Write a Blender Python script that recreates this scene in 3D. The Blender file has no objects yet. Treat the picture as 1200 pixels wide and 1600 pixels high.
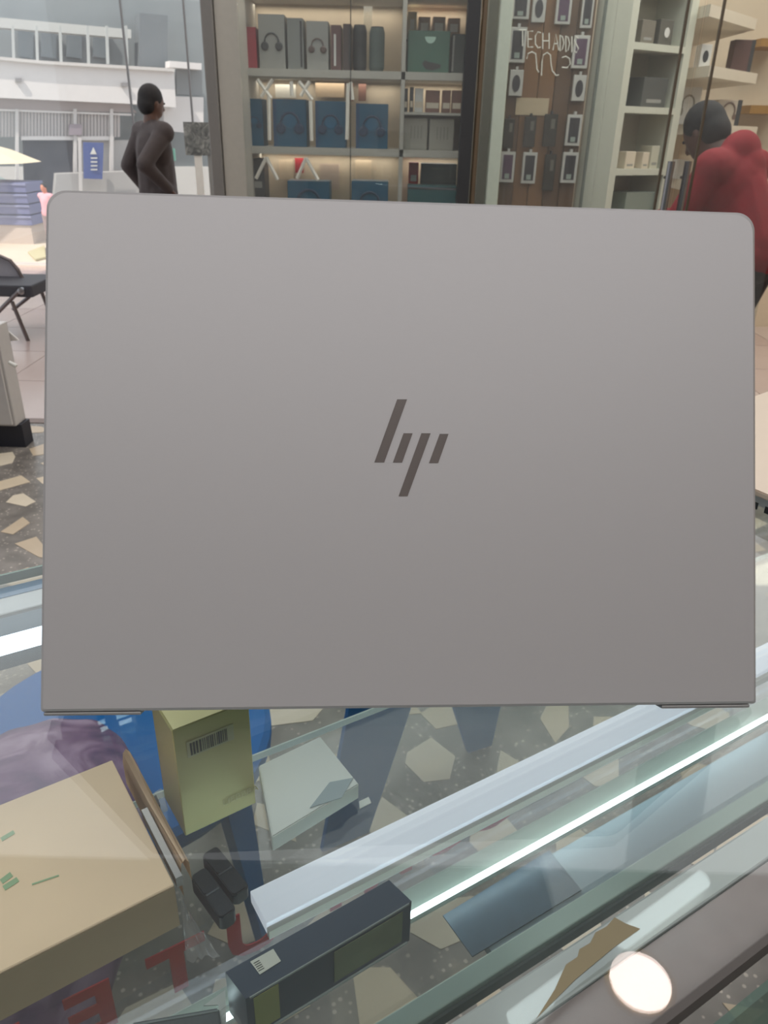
import bpy, bmesh, math, random
from mathutils import Vector, Matrix
random.seed(7)
rad = math.radians
COL = bpy.context.scene.collection
# ------------------------------------------------------------------ camera
FPX = 1202.0; PITCH = rad(26.6); ROLL = rad(1.4); CAMZ = 1.30
_F = Vector((0, math.cos(PITCH), -math.sin(PITCH))); _U0 = Vector((0, math.sin(PITCH), math.cos(PITCH))); _R0 = Vector((1, 0, 0))
_R = _R0*math.cos(ROLL) + _U0*math.sin(ROLL); _U = _U0*math.cos(ROLL) - _R0*math.sin(ROLL)
CAM = Vector((0, 0, CAMZ))
cd = bpy.data.cameras.new('camera'); cam = bpy.data.objects.new('camera', cd); COL.objects.link(cam)
M = Matrix((_R, _U, -_F)).transposed().to_4x4(); M.translation = CAM; cam.matrix_world = M
cd.sensor_fit = 'VERTICAL'; cd.sensor_height = 36.0; cd.sensor_width = 27.0; cd.lens = FPX/1600*36.0
cd.clip_start = 0.01; cd.clip_end = 200
cd.dof.use_dof = True; cd.dof.focus_distance = 0.36; cd.dof.aperture_fstop = 34
bpy.context.scene.camera = cam
# ------------------------------------------------------------------ world, sun, lamps, exposure
sc = bpy.context.scene
sc.view_settings.view_transform = 'Standard'; sc.view_settings.look = 'None'
sc.view_settings.exposure = 0.0; sc.view_settings.gamma = 1.0; sc.view_settings.use_curve_mapping = False
w = bpy.data.worlds.new('world'); sc.world = w; w.use_nodes = True
bg = w.node_tree.nodes['Background']; bg.inputs[0].default_value = (0.86, 0.93, 1.0, 1); bg.inputs[1].default_value = 1.3
sd = bpy.data.lights.new('sun', 'SUN'); sd.energy = 4.2; sd.color = (1.0, 0.92, 0.82); sd.angle = rad(1.0)
so = bpy.data.objects.new('sun', sd); COL.objects.link(so); so.rotation_euler = (rad(28), rad(-22), 0)
def area(name, loc, sx, sy, power, color=(1, 1, 1), rz=0.0):
    l = bpy.data.lights.new(name, 'AREA'); l.shape = 'RECTANGLE'; l.size = sx; l.size_y = sy; l.energy = power; l.color = color
    o = bpy.data.objects.new(name, l); COL.objects.link(o); o.location = loc; o.rotation_euler = (0, 0, rz); return o
area('hall_lamp', (-0.4, 6.0, 2.93), 7.5, 3.0, 90, (1.0, 0.96, 0.93))
area('hall_lamp', (-0.2, 2.9, 2.93), 7.6, 2.4, 84, (0.97, 0.98, 1.0))
area('staff_lamp', (-0.2, -0.8, 2.93), 5.0, 1.6, 44, (1.0, 0.975, 0.96))
area('shop_fill', (-0.1, 4.37, 2.90), 1.5, 0.12, 20, (1.0, 0.97, 0.90))  # added unseen fill that lifts the fronts of the left shelf unit
area('shop_fill', (1.5, 3.75, 2.93), .9, .4, 14, (.96, 1.0, .94))  # added unseen fill that brightens the white display cabinet
area('shop_fill', (2.5, 4.4, 2.93), 2.0, 1.0, 38, (1.0, 0.88, 0.74))
# ------------------------------------------------------------------ frames and pixel helpers
def ray(x, y): return _F + _R*((x-600)/FPX) - _U*((y-800)/FPX)
def onz(x, y, z): d = ray(x, y); return CAM + d*((z-CAMZ)/d.z)
def onp(x, y, P, n): d = ray(x, y); return CAM + d*((P-CAM).dot(n)/d.dot(n))
def ony(x, y, Y): return onp(x, y, Vector((0, Y, 0)), Vector((0, 1, 0)))
ANG = rad(58); DU = Vector((math.sin(ANG), math.cos(ANG), 0)); DV = Vector((-math.cos(ANG), math.sin(ANG), 0)); Z = Vector((0, 0, 1))
def uv(u, v, z): return DU*u + DV*v + Z*z
# ------------------------------------------------------------------ materials
MATS = {}
def nodes(name):
    m = bpy.data.materials.new(name); m.use_nodes = True; nt = m.node_tree; return m, nt, nt.nodes['Principled BSDF']
def srgb(c):
    return tuple(((x/255)/12.92 if x/255 <= 0.04045 else ((x/255+0.055)/1.055)**2.4) for x in c) + (1,)
def mat(name, rgb, rough=0.6, metal=0.0, noise=0.06, scale=40.0, emit=0.0, bump=0.0, trans=0.0, stretch=None, spec=0.5):
    if name in MATS: return MATS[name]
    m, nt, b = nodes(name); L = nt.links
    b.inputs['Roughness'].default_value = rough; b.inputs['Metallic'].default_value = metal
    b.inputs['Specular IOR Level'].default_value = spec
    tc = nt.nodes.new('ShaderNodeTexCoord'); mp = nt.nodes.new('ShaderNodeMapping'); L.new(tc.outputs['Object'], mp.inputs[0])
    if stretch: mp.inputs['Scale'].default_value = stretch
    nz = nt.nodes.new('ShaderNodeTexNoise'); nz.inputs['Scale'].default_value = scale; nz.inputs['Detail'].default_value = 4
    L.new(mp.outputs[0], nz.inputs[0])
    mr = nt.nodes.new('ShaderNodeMapRange'); mr.inputs[3].default_value = 1-noise; mr.inputs[4].default_value = 1+noise
    L.new(nz.outputs['Fac'], mr.inputs[0])
    mx = nt.nodes.new('ShaderNodeVectorMath'); mx.operation = 'SCALE'; mx.inputs[0].default_value = srgb(rgb)[:3]
    L.new(mr.outputs[0], mx.inputs['Scale']); L.new(mx.outputs[0], b.inputs['Base Color'])
    if emit: b.inputs['Emission Color'].default_value = srgb(rgb); b.inputs['Emission Strength'].default_value = emit
    if bump:
        bp = nt.nodes.new('ShaderNodeBump'); bp.inputs['Strength'].default_value = bump; bp.inputs['Distance'].default_value = 0.002
        L.new(nz.outputs['Fac'], bp.inputs['Height']); L.new(bp.outputs[0], b.inputs['Normal'])
    if trans: b.inputs['Transmission Weight'].default_value = trans
    MATS[name] = m; return m
def glass(name, tint=(0.93, 0.97, 0.95), ior=1.5, rough=0.0, film=0.0, filmcol=(0.7, 0.72, 0.72, 1)):
    """thin pane: what passes is tinted, what reflects follows Fresnel, a little dust film scatters light"""
    if name in MATS: return MATS[name]
    m = bpy.data.materials.new(name); m.use_nodes = True; nt = m.node_tree; nt.nodes.clear(); L = nt.links
    out = nt.nodes.new('ShaderNodeOutputMaterial'); tr = nt.nodes.new('ShaderNodeBsdfTransparent'); gl = nt.nodes.new('ShaderNodeBsdfGlossy')
    tr.inputs[0].default_value = (*tint, 1); gl.inputs['Roughness'].default_value = rough
    fr = nt.nodes.new('ShaderNodeFresnel'); fr.inputs[0].default_value = ior
    # both sides of the pane reflect the same
    geo = nt.nodes.new('ShaderNodeNewGeometry'); mn = nt.nodes.new('ShaderNodeMix'); mn.data_type = 'FLOAT'
    mn.inputs[2].default_value = ior; mn.inputs[3].default_value = 1/ior
    L.new(geo.outputs['Backfacing'], mn.inputs[0]); L.new(mn.outputs[0], fr.inputs[0])
    mx = nt.nodes.new('ShaderNodeMixShader'); L.new(fr.outputs[0], mx.inputs[0]); L.new(tr.outputs[0], mx.inputs[1]); L.new(gl.outputs[0], mx.inputs[2])
    last = mx
    if film:
        df = nt.nodes.new('ShaderNodeBsdfDiffuse'); df.inputs[0].default_value = filmcol
        tc = nt.nodes.new('ShaderNodeTexCoord'); nz = nt.nodes.new('ShaderNodeTexNoise'); nz.inputs['Scale'].default_value = 6; nz.inputs['Detail'].default_value = 6
        L.new(tc.outputs['Object'], nz.inputs[0])
        mr = nt.nodes.new('ShaderNodeMapRange'); mr.inputs[1].default_value = 0.3; mr.inputs[2].default_value = 0.7
        mr.inputs[3].default_value = film*0.75; mr.inputs[4].default_value = film*1.25; L.new(nz.outputs['Fac'], mr.inputs[0])
        m2 = nt.nodes.new('ShaderNodeMixShader'); L.new(mr.outputs[0], m2.inputs[0]); L.new(mx.outputs[0], m2.inputs[1]); L.new(df.outputs[0], m2.inputs[2]); last = m2
    L.new(last.outputs[0], out.inputs[0]); MATS[name] = m; return m
def terrazzo():
    m, nt, b = nodes('terrazzo'); L = nt.links; b.inputs['Roughness'].default_value = 0.28
    tc = nt.nodes.new('ShaderNodeTexCoord')
    vo = nt.nodes.new('ShaderNodeTexVoronoi'); vo.inputs['Scale'].default_value = 55; L.new(tc.outputs['Object'], vo.inputs[0])
    cr = nt.nodes.new('ShaderNodeValToRGB'); e = cr.color_ramp.elements
    e[0].position = 0.16; e[0].color = srgb((184, 174, 162)); e[1].position = 0.24; e[1].color = srgb((124, 118, 112))
    L.new(vo.outputs['Distance'], cr.inputs[0])
    nz = nt.nodes.new('ShaderNodeTexNoise'); nz.inputs['Scale'].default_value = 14; L.new(tc.outputs['Object'], nz.inputs[0])
    cr2 = nt.nodes.new('ShaderNodeValToRGB'); e = cr2.color_ramp.elements; e[0].position = 0.35; e[0].color = (0.62, 0.62, 0.62, 1); e[1].position = 0.7; e[1].color = (1.1, 1.1, 1.1, 1)
    L.new(nz.outputs['Fac'], cr2.inputs[0])
    mx = nt.nodes.new('ShaderNodeMix'); mx.data_type = 'RGBA'; mx.blend_type = 'MULTIPLY'; mx.inputs[0].default_value = 1
    L.new(cr.outputs[0], mx.inputs[6]); L.new(cr2.outputs[0], mx.inputs[7]); L.new(mx.outputs[2], b.inputs['Base Color']); return m
def marbled(name, c0, c1, c2, scale=9, rough=0.7):
    m, nt, b = nodes(name); L = nt.links; b.inputs['Roughness'].default_value = rough
    tc = nt.nodes.new('ShaderNodeTexCoord'); nz = nt.nodes.new('ShaderNodeTexNoise'); nz.inputs['Scale'].default_value = scale
    nz.inputs['Detail'].default_value = 5; nz.inputs['Distortion'].default_value = 1.6; L.new(tc.outputs['Object'], nz.inputs[0])
    cr = nt.nodes.new('ShaderNodeValToRGB'); e = cr.color_ramp.elements
    e[0].position = 0.36; e[0].color = srgb(c0); e[1].position = 0.68; e[1].color = srgb(c2); n = cr.color_ramp.elements.new(0.52); n.color = srgb(c1)
    L.new(nz.outputs['Fac'], cr.inputs[0]); L.new(cr.outputs[0], b.inputs['Base Color']); return m
def emitter(name, rgb, s):
    if name in MATS: return MATS[name]
    m = bpy.data.materials.new(name); m.use_nodes = True; nt = m.node_tree; nt.nodes.clear()
    o = nt.nodes.new('ShaderNodeOutputMaterial'); e = nt.nodes.new('ShaderNodeEmission'); e.inputs[0].default_value = srgb(rgb); e.inputs[1].default_value = s
    nt.links.new(e.outputs[0], o.inputs[0]); MATS[name] = m; return m
def brushed():
    """fine bead-blasted aluminium with a faint horizontal grain"""
    m, nt, b = nodes('laptop_aluminium'); L = nt.links
    b.inputs['Metallic'].default_value = 0.45; b.inputs['Roughness'].default_value = 0.5
    b.inputs['Base Color'].default_value = srgb((182, 181, 183))
    tc = nt.nodes.new('ShaderNodeTexCoord'); mp = nt.nodes.new('ShaderNodeMapping'); mp.inputs['Scale'].default_value = (1, 14, 14); L.new(tc.outputs['Object'], mp.inputs[0])
    nz = nt.nodes.new('ShaderNodeTexNoise'); nz.inputs['Scale'].default_value = 160; nz.inputs['Detail'].default_value = 3; L.new(mp.outputs[0], nz.inputs[0])
    mr = nt.nodes.new('ShaderNodeMapRange'); mr.inputs[3].default_value = 0.46; mr.inputs[4].default_value = 0.55; L.new(nz.outputs['Fac'], mr.inputs[0]); L.new(mr.outputs[0], b.inputs['Roughness'])
    return m
ALU = mat('aluminium', (196, 200, 202), 0.35, 0.6, 0.03, 60); WHITE = mat('white_paint', (214, 212, 206), 0.5); STEEL = mat('steel', (150, 148, 150), 0.25, 0.9)
BLACKP = mat('black_plastic', (30, 35, 42), 0.45, bump=0.1, scale=300); CARD = mat('kraft_card', (234, 207, 174), 0.8, noise=0.05, scale=25)
CREAM = mat('cream', (216, 202, 180), 0.6)
# ------------------------------------------------------------------ mesh helpers
def obj(name, bm, m, parent=None, smooth=False):
    me = bpy.data.meshes.new(name)
    bmesh.ops.recalc_face_normals(bm, faces=bm.faces[:])
    xs = [v.co for v in bm.verts]
    c = Vector([(min(p[i] for p in xs)+max(p[i] for p in xs))/2 for i in range(3)])
    bmesh.ops.translate(bm, verts=bm.verts[:], vec=-c); bm.to_mesh(me); bm.free()
    if smooth:
        for p in me.polygons: p.use_smooth = True
    if m: me.materials.append(m)
    o = bpy.data.objects.new(name, me); COL.objects.link(o); o.location = c
    if parent: adopt(o, parent)
    return o
def adopt(o, p):
    o.parent = p
    # all things and parts are unrotated; every part's own location is in world axes
    t = Vector((0, 0, 0)); q = p
    off = Vector((0, 0, 0))
    off = WORLD.get(q.name, Vector(q.location))
    WORLD[o.name] = Vector(o.location)
    o.matrix_parent_inverse = Matrix.Translation(-off)
WORLD = {}
def thing(name, label, cat, loc, group=None):
    o = bpy.data.objects.new(name, None); COL.objects.link(o); o.location = loc; o.empty_display_size = 0.05
    WORLD[o.name] = Vector(loc); return tag(o, label, cat, group)
def tag(o, label, cat, group=None):
    o['label'] = label; o['category'] = cat
    if group: o['group'] = group
    return o
def struct(o): o['kind'] = 'structure'; return o
def dup(root, d, label=None, group=None):
    r = root.copy(); COL.objects.link(r); r.location = root.location + Vector(d); WORLD[r.name] = Vector(r.location)
    if label: r['label'] = label
    if group: r['group'] = group
    for ch in list(root.children):
        c = ch.copy(); COL.objects.link(c); c.parent = r
        for g in ch.children:
            e = g.copy(); COL.objects.link(e); e.parent = c
    return r
def BM(): return bmesh.new()
def add_box(bm, P, X, Y, Zv, bevel=0.0, seg=2):
    """box from corner P along three vectors"""
    v = [bm.verts.new(P + X*i + Y*j + Zv*k) for k in (0, 1) for j in (0, 1) for i in (0, 1)]
    f = [bm.faces.new([v[i] for i in q]) for q in ((0, 2, 3, 1), (4, 5, 7, 6), (0, 1, 5, 4), (1, 3, 7, 5), (3, 2, 6, 7), (2, 0, 4, 6))]
    if bevel > 0:
        es = list({e for g in f for e in g.edges}); bmesh.ops.bevel(bm, geom=es, offset=bevel, segments=seg, affect='EDGES', profile=0.6)
    return bm
def box(P, X, Y, Zv, bevel=0.0, seg=2): return add_box(BM(), P, X, Y, Zv, bevel, seg)
def add_prism(bm, pts, vec):
    a = [bm.verts.new(p) for p in pts]; b = [bm.verts.new(p+vec) for p in pts]; n = len(pts)
    bm.faces.new(a); bm.faces.new(b[::-1])
    for i in range(n): bm.faces.new((a[i], b[i], b[(i+1) % n], a[(i+1) % n]))
    return bm
def add_tube(bm, pts, r, n=8, caps=True):
    rings = []
    for i, p in enumerate(pts):
        d = (pts[min(i+1, len(pts)-1)] - pts[max(i-1, 0)]).normalized()
        a = d.cross(Z if abs(d.z) < 0.9 else Vector((1, 0, 0))).normalized(); b = d.cross(a)
        rr = r[i] if isinstance(r, (list, tuple)) else r
        rings.append([bm.verts.new(p + (a*math.cos(t*2*math.pi/n)+b*math.sin(t*2*math.pi/n))*rr) for t in range(n)])
    for A, B in zip(rings, rings[1:]):
        for t in range(n): bm.faces.new((A[t], A[(t+1) % n], B[(t+1) % n], B[t]))
    if caps: bm.faces.new(rings[0]); bm.faces.new(rings[-1][::-1])
    return bm
def add_lathe(bm, P, prof, n=24, ax=Z, sx=1.0):
    a = ax.cross(Vector((1, 0, 0)) if abs(ax.x) < 0.9 else Vector((0, 1, 0))).normalized(); b = ax.cross(a)
    rings = [[bm.verts.new(P + ax*h + (a*math.cos(t*2*math.pi/n)*sx+b*math.sin(t*2*math.pi/n))*max(r, 1e-4)) for t in range(n)] for r, h in prof]
    for A, B in zip(rings, rings[1:]):
        for t in range(n): bm.faces.new((A[t], A[(t+1) % n], B[(t+1) % n], B[t]))
    bm.faces.new(rings[0]); bm.faces.new(rings[-1][::-1]); return bm
def rrect(w, h, radii, n=6):
    """rounded rectangle in 2D, corners order: bl, br, tr, tl"""
    out = []
    for (cx, cy, a0), r in zip(((-w/2, -h/2, 180), (w/2, -h/2, 270), (w/2, h/2, 0), (-w/2, h/2, 90)), radii):
        sx = 1 if cx < 0 else -1; sy = 1 if cy < 0 else -1
        for i in range(n+1):
            a = rad(a0 + 90*i/n); out.append((cx + sx*r + r*math.cos(a), cy + sy*r + r*math.sin(a)))
    return out
def fold(P, pts, X, Y): return [P + X*a + Y*b for a, b in pts]
class Plane:
    """a vertical working plane standing in the place; pixels read off the photograph give positions along it"""
    def __init__(s, P, t): s.P = P; s.t = t.normalized(); s.n = Vector((-s.t.y, s.t.x, 0))
    def pt(s, x, y, d=0.0): return onp(x, y, s.P + s.n*d, s.n)
    def rect(s, x0, y0, x1, y1, d=0.0):
        ym = (y0+y1)/2; xm = (x0+x1)/2; A = s.pt(x0, ym, d); B = s.pt(x1, ym, d); zt = s.pt(xm, y0, d).z; zb = s.pt(xm, y1, d).z
        return Vector((A.x, A.y, zb)), B-A, zt-zb
    def box(s, x0, y0, x1, y1, d, dep, bevel=0.0):
        P, X, h = s.rect(x0, y0, x1, y1, d); X.z = 0
        return box(P, X, s.n*dep, Z*h, bevel)
def text_mesh(txt, size, bold=0.0, depth=0.0):
    c = bpy.data.curves.new('t', 'FONT'); c.body = txt; c.size = size; c.offset = bold; c.extrude = depth; c.align_x = 'CENTER'; c.resolution_u = 3
    o = bpy.data.objects.new('t', c); COL.objects.link(o); bpy.context.view_layer.update()
    me = bpy.data.meshes.new_from_object(o.evaluated_get(bpy.context.evaluated_depsgraph_get()))
    bpy.data.objects.remove(o); bpy.data.curves.remove(c); bm = BM(); bm.from_mesh(me); bpy.data.meshes.remove(me); return bm
def text_at(name, txt, size, P, X, Y, m, parent, bold=0.0, depth=0.0004):
    bm = text_mesh(txt, size, bold, depth); N = X.cross(Y)
    bm.transform(Matrix((X, Y, N)).transposed().to_4x4()); bmesh.ops.translate(bm, verts=bm.verts[:], vec=P)
    return obj(name, bm, m, parent)

# ================================================================== the setting
FLOOR = box(Vector((-4.5, -1.8, -0.10)), Vector((9, 0, 0)), Vector((0, 5.25, 0)), Z*0.10)
floor = struct(obj('floor', FLOOR, terrazzo()))
chipm = [mat('marble_chip_%s' % n, c, 0.3, noise=0.10, scale=12) for n, c in (('cream', (196, 180, 156)), ('sand', (184, 166, 142)), ('pale', (204, 192, 172)))]
cnt = 0
for i in range(17):
    for j in range(17):
        F = 0.38 + i*0.185; xr = F*0.56 + 0.25
        x = -xr + (j+0.5)*0.2 + random.uniform(-.035, .035)
        if x > xr or cnt > 290: continue
        y = F + random.uniform(-.03, .03); a0 = random.random()*6.28; n = random.choice((4, 5, 5, 6)); r = random.uniform(.068, .108); sq = random.uniform(.55, .95)
        rot = random.random()*3.14; P = []
        for k in range(n):
            a = a0 + (k+random.uniform(-.34, .34))*2*math.pi/n; q = r*random.uniform(.72, 1.2)
            px, py = q*math.cos(a), q*math.sin(a)*sq
            P.append(Vector((x+px*math.cos(rot)-py*math.sin(rot), y+px*math.sin(rot)+py*math.cos(rot), 0.0)))
        obj('marble_chip', add_prism(BM(), P, Z*0.0012), random.choice(chipm), floor); cnt += 1
trim = struct(obj('trim_1', box(Vector((-4.5, 3.45, -0.10)), Vector((9, 0, 0)), Vector((0, 0.06, 0)), Z*0.103), mat('brass_strip', (110, 92, 84), 0.4)))
hall = struct(obj('floor', box(Vector((-4.5, 3.51, -0.10)), Vector((9, 0, 0)), Vector((0, 4.2, 0)), Z*0.095), mat('hall_base', (120, 106, 100), 0.5)))
tilem = [mat('hall_tile_%s' % n, c, 0.22, noise=0.05, scale=5) for n, c in (('a', (176, 160, 154)), ('b', (168, 151, 146)), ('c', (182, 168, 162)))]
for i in range(15):
    for j in range(7):
        obj('floor_tile', box(Vector((-4.5+i*0.6+.002, 3.513+j*0.6, -0.006)), Vector((.596, 0, 0)), Vector((0, .595, 0)), Z*0.0068), random.choice(tilem), hall)
struct(obj('ceiling', box(Vector((-4.5, -1.8, 3.0)), Vector((9, 0, 0)), Vector((0, 9.5, 0)), Z*0.12), mat('ceiling_paint', (226, 228, 228), 0.8)))
struct(obj('wall_back', box(Vector((-4.5, -1.9, -0.1)), Vector((9, 0, 0)), Vector((0, .1, 0)), Z*3.2), mat('back_wall_paint', (176, 170, 168), 0.8)))
struct(obj('wall_right', box(Vector((4.5, -1.9, -0.1)), Vector((.1, 0, 0)), Vector((0, 9.6, 0)), Z*3.2), mat('right_wall_paint', (214, 196, 172), 0.8)))
struct(obj('wall_left', box(Vector((-4.6, -1.9, -0.1)), Vector((.1, 0, 0)), Vector((0, 5.4, 0)), Z*3.2), mat('left_wall_paint', (190, 192, 194), 0.8)))
struct(obj('trim_2', box(Vector((-4.5, 7.71, -0.10)), Vector((9, 0, 0)), Vector((0, .16, 0)), Z*0.125), mat('threshold_stone', (214, 200, 190), 0.5)))
street = struct(obj('ground', box(Vector((-30, 7.87, -0.20)), Vector((70, 0, 0)), Vector((0, 2.75, 0)), Z*0.15), mat('street_paving', (206, 190, 172), 0.9, noise=0.12, scale=2)))
struct(obj('ground', box(Vector((-30, 10.62, -0.70)), Vector((90, 0, 0)), Vector((0, 80, 0)), Z*0.18), mat('road', (150, 144, 138), .9, noise=.12, scale=2)))
# ================================================================== the display counter the laptop stands on
GT = 1.0595                      # upper face of the glass top
TOPG = glass('counter_glass', (0.972, 0.988, 0.982), film=0.015, filmcol=(0.62, 0.67, 0.69, 1))
SHG = glass('shelf_glass', (0.972, 0.988, 0.982), film=0.008, filmcol=(0.66, 0.70, 0.70, 1))
EDGE = mat('glass_edge_green', (128, 156, 146), 0.15, noise=0.08, scale=30)
U0, U1 = -1.05, 1.30; V0, V1 = 0.0738, 0.4447
case = thing('display_counter', 'glass display counter with aluminium rails and lit tubes carrying the laptop', 'display counter', uv((U0+U1)/2, (V0+V1)/2, 0))
def bar(name, u0, u1, v0, v1, z0, z1, m, parent=case, bevel=0.0): return obj(name, box(uv(u0, v0, z0), DU*(u1-u0), DV*(v1-v0), Z*(z1-z0), bevel), m, parent)
bar('top_glass', U0, U1, V0, V1, GT-0.006, GT, TOPG)
bar('glass_edge', U0, U1, V1, V1+0.0016, GT-0.006, GT, EDGE)
bar('front_rail', U0, U1, 0.4120, 0.4303, GT-0.022, GT-0.0065, mat('rail_white', (196, 204, 208), 0.4, 0.3), bevel=0.0012)
bar('rail_film', U0, U1, 0.4306, 0.4415, GT-0.012, GT-0.0065, mat('blue_film', (84, 134, 172), 0.3, noise=0.2, scale=30))
bar('rail_flange', U0, U1, 0.4085, 0.4115, GT-0.040, GT-0.0065, mat('flange', (96, 106, 110), 0.6))
obj('light_tube', add_tube(BM(), [uv(U0+.02, .392, GT-0.0135), uv(U1-.02, .392, GT-0.0135)], 0.0050, 12), emitter('tube_glow', (222, 240, 255), 3.2), case)
fg = bar('front_glass', U0, U1, 0.4470, 0.4520, 0.30, GT-0.008, glass('front_glass', (0.94, 0.97, 0.96)))
shelf_z = CAMZ - 0.432
bar('glass_shelf', U0, U1, 0.212, 0.4246, shelf_z-0.006, shelf_z, SHG)
bar('shelf_edge', U0, U1, 0.4247, 0.4260, shelf_z-0.006, shelf_z, mat('shelf_edge', (196, 214, 206), 0.2))
# letters painted on the customers' side of the front glass
LET = mat('red_vinyl', (196, 24, 50), 0.55, noise=0.05)
_nt = LET.node_tree; _tr = _nt.nodes.new('ShaderNodeBsdfTranslucent'); _tr.inputs[0].default_value = srgb((214, 26, 54)); _ms = _nt.nodes.new('ShaderNodeMixShader')
_ms.inputs[0].default_value = .55; _nt.links.new(_nt.nodes['Principled BSDF'].outputs[0], _ms.inputs[1]); _nt.links.new(_tr.outputs[0], _ms.inputs[2]); _nt.links.new(_ms.outputs[0], _nt.nodes['Material Output'].inputs[0])
for k, ch in enumerate('COMPUTER'):
    u = 0.446 - k*0.0732
    text_at('letter', ch, 0.083, uv(u, 0.4530, 0.6020), -DU, Z, LET, fg, bold=0.0024, depth=0.0007)
# rails and lit tube inside, staff side
def uh(px, py, h): p = onz(px, py, CAMZ-h); return p.dot(DU), p.dot(DV)
us = uh(412, 1435, 0.50)[0]
bar('brightened_channel', us, U1, 0.338, 0.3675, CAMZ-0.512, CAMZ-0.500, mat('channel_white', (226, 229, 242), 0.55, noise=0.02, emit=.42), bevel=0.001)  # white channel with an added glow to offset the laptop's shade
bar('channel_lip', us, U1, 0.3335, 0.3375, CAMZ-0.512, CAMZ-0.504, mat('channel_lip', (190, 186, 176), 0.6))
ub = uh(640, 1425, .51)[0]
bar('inner_rail', ub-.25, U1, 0.2985, 0.3185, CAMZ-0.522, CAMZ-0.512, mat('olive_rail', (158, 168, 158), 0.4, 0.2), bevel=.001)
obj('light_tube', add_tube(BM(), [uv(ub-.22, .2955, CAMZ-0.506), uv(uh(1196, 1106, .5)[0], .2955, CAMZ-0.506)], 0.0022, 10), emitter('tube_glow_small', (228, 250, 255), 9.0), case)
bar('grey_base_board', uh(720, 1420, .52)[0], U1, 0.236, 0.292, CAMZ-0.530, CAMZ-0.522, mat('base_board', (132, 146, 154), 0.6, 0.0, noise=.05, scale=6))
obj('dark_backing_sheet', add_prism(BM(), [onz(x, y, CAMZ-0.5218) for x, y in ((692, 1432), (858, 1330), (908, 1392), (738, 1496))], Z*0.0012), mat('scuffed_sheet', (70, 86, 100), 0.4, noise=.35, scale=60), case)
bar('glass_door_rail', U0, U1, 0.2215, 0.2350, CAMZ-0.500, CAMZ-0.486, mat('door_rail', (152, 168, 160), 0.3, 0.2, noise=.05), bevel=.001)
bar('glass_door_rail_shadow_groove', U0, U1, 0.2190, 0.2210, CAMZ-0.500, CAMZ-0.490, mat('groove', (74, 84, 84), 0.6)).name = 'rail_groove'
bar('near_rail', U0, U1, 0.0945, 0.1075, GT-0.016, GT-0.0065, mat('near_rail_white', (176, 184, 184), 0.35, 0.4, noise=.04), bevel=.0008)
bar('rail_face', U0, U1, 0.0740, 0.0940, GT-0.012, GT-0.0065, mat('near_rail_pink', (156, 146, 146), 0.4, 0.3, noise=.12, scale=90, stretch=(1, 1, 1)), bevel=.0005)
bar('near_gasket', U0, U1, 0.0712, 0.0735, GT-0.007, GT, mat('dark_gasket', (88, 84, 82), 0.7))
DOORG = glass('sliding_door_glass', (.62, .78, .72), film=.35, filmcol=(.30, .40, .37, 1))
for k in range(4): bar('sliding_door', U0+.02+k*.58, U0+.58+k*.58, 0.064+.003*(k % 2), 0.0665+.003*(k % 2), 0.55, GT-.010, DOORG)
bar('door_track', U0, U1, .058, .0635, GT-.060, GT-.050, mat('track_dark', (60, 72, 70), .4))
bar('lower_panel', U0, U1, 0.056, 0.070, 0.12, 0.86, mat('staff_panel', (92, 116, 108), 0.4))
for u in (U0+.01, U1-.03):
    for v in (0.076, 0.405): bar('leg', u, u+.02, v, v+.02, 0.0, GT-0.05, ALU)
bar('end_glass', U1+.0005, U1+.006, V0, V1, 0.6, GT-0.008, glass('front_glass'))
# torn brown tape lying on the near rail, under the glass
tp = [(838, 1592), (866, 1548), (884, 1508), (902, 1496), (905, 1484), (922, 1474), (930, 1458), (948, 1448), (960, 1434), (978, 1444), (1000, 1452), (960, 1480), (900, 1530)]
tag(obj('tape_scrap', add_prism(BM(), [onz(x, y, GT+0.0001) for x, y in tp], Z*0.0003), mat('brown_tape', (136, 126, 98), 0.5)),
    'torn brown strip of tape stuck on the near edge of the counter glass', 'tape')
# ================================================================== the laptop
LC = [Vector(p) for p in (( -0.15353181, 0.36682921, 1.27239795), (0.17166536, 0.38925845, 1.2679562), (0.17657151, 0.28267551, 1.062699), (-0.14862566, 0.26024627, 1.06714075))]
LX = (LC[1]-LC[0]+LC[2]-LC[3]).normalized(); LY = (LC[0]-LC[3]+LC[1]-LC[2]).normalized(); LY = (LY - LX*LY.dot(LX)).normalized(); LN = LX.cross(LY)   # LN faces the camera
Lc = sum(LC, Vector())/4; LW = .3260; LH = .2313
ALUL = brushed()
lap = thing('laptop', 'silver aluminium laptop half open with its lid back facing us on the glass', 'laptop', Vector(((LC[2]+LC[3])/2).xy.to_tuple() + (GT,)))
bm = BM(); layers = [(0.0016, 0.0), (0.0004, -0.0007), (0.0, -0.002), (0.0, -0.0042), (0.0010, -0.0052)]; rings = []
for ins, d in layers:
    o2 = rrect(LW-2*ins, LH-2*ins, (0.0012, 0.0012, 0.0085, 0.0085), 8); rings.append([bm.verts.new(Lc + LX*a + LY*b + LN*d) for a, b in o2])
n = len(rings[0]); bm.faces.new(rings[0]); bm.faces.new(rings[-1][::-1])
for A, B in zip(rings, rings[1:]):
    for t in range(n): bm.faces.new((A[t], A[(t+1) % n], B[(t+1) % n], B[t]))
lid = obj('lid', bm, ALUL, lap)
scr = obj('screen', box(Lc - LX*(LW/2-.006) - LY*(LH/2-.02) - LN*.0062, LX*(LW-.012), LY*(LH-.028), LN*.0009), mat('screen_black', (12, 13, 15), 0.2), lap)
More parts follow.
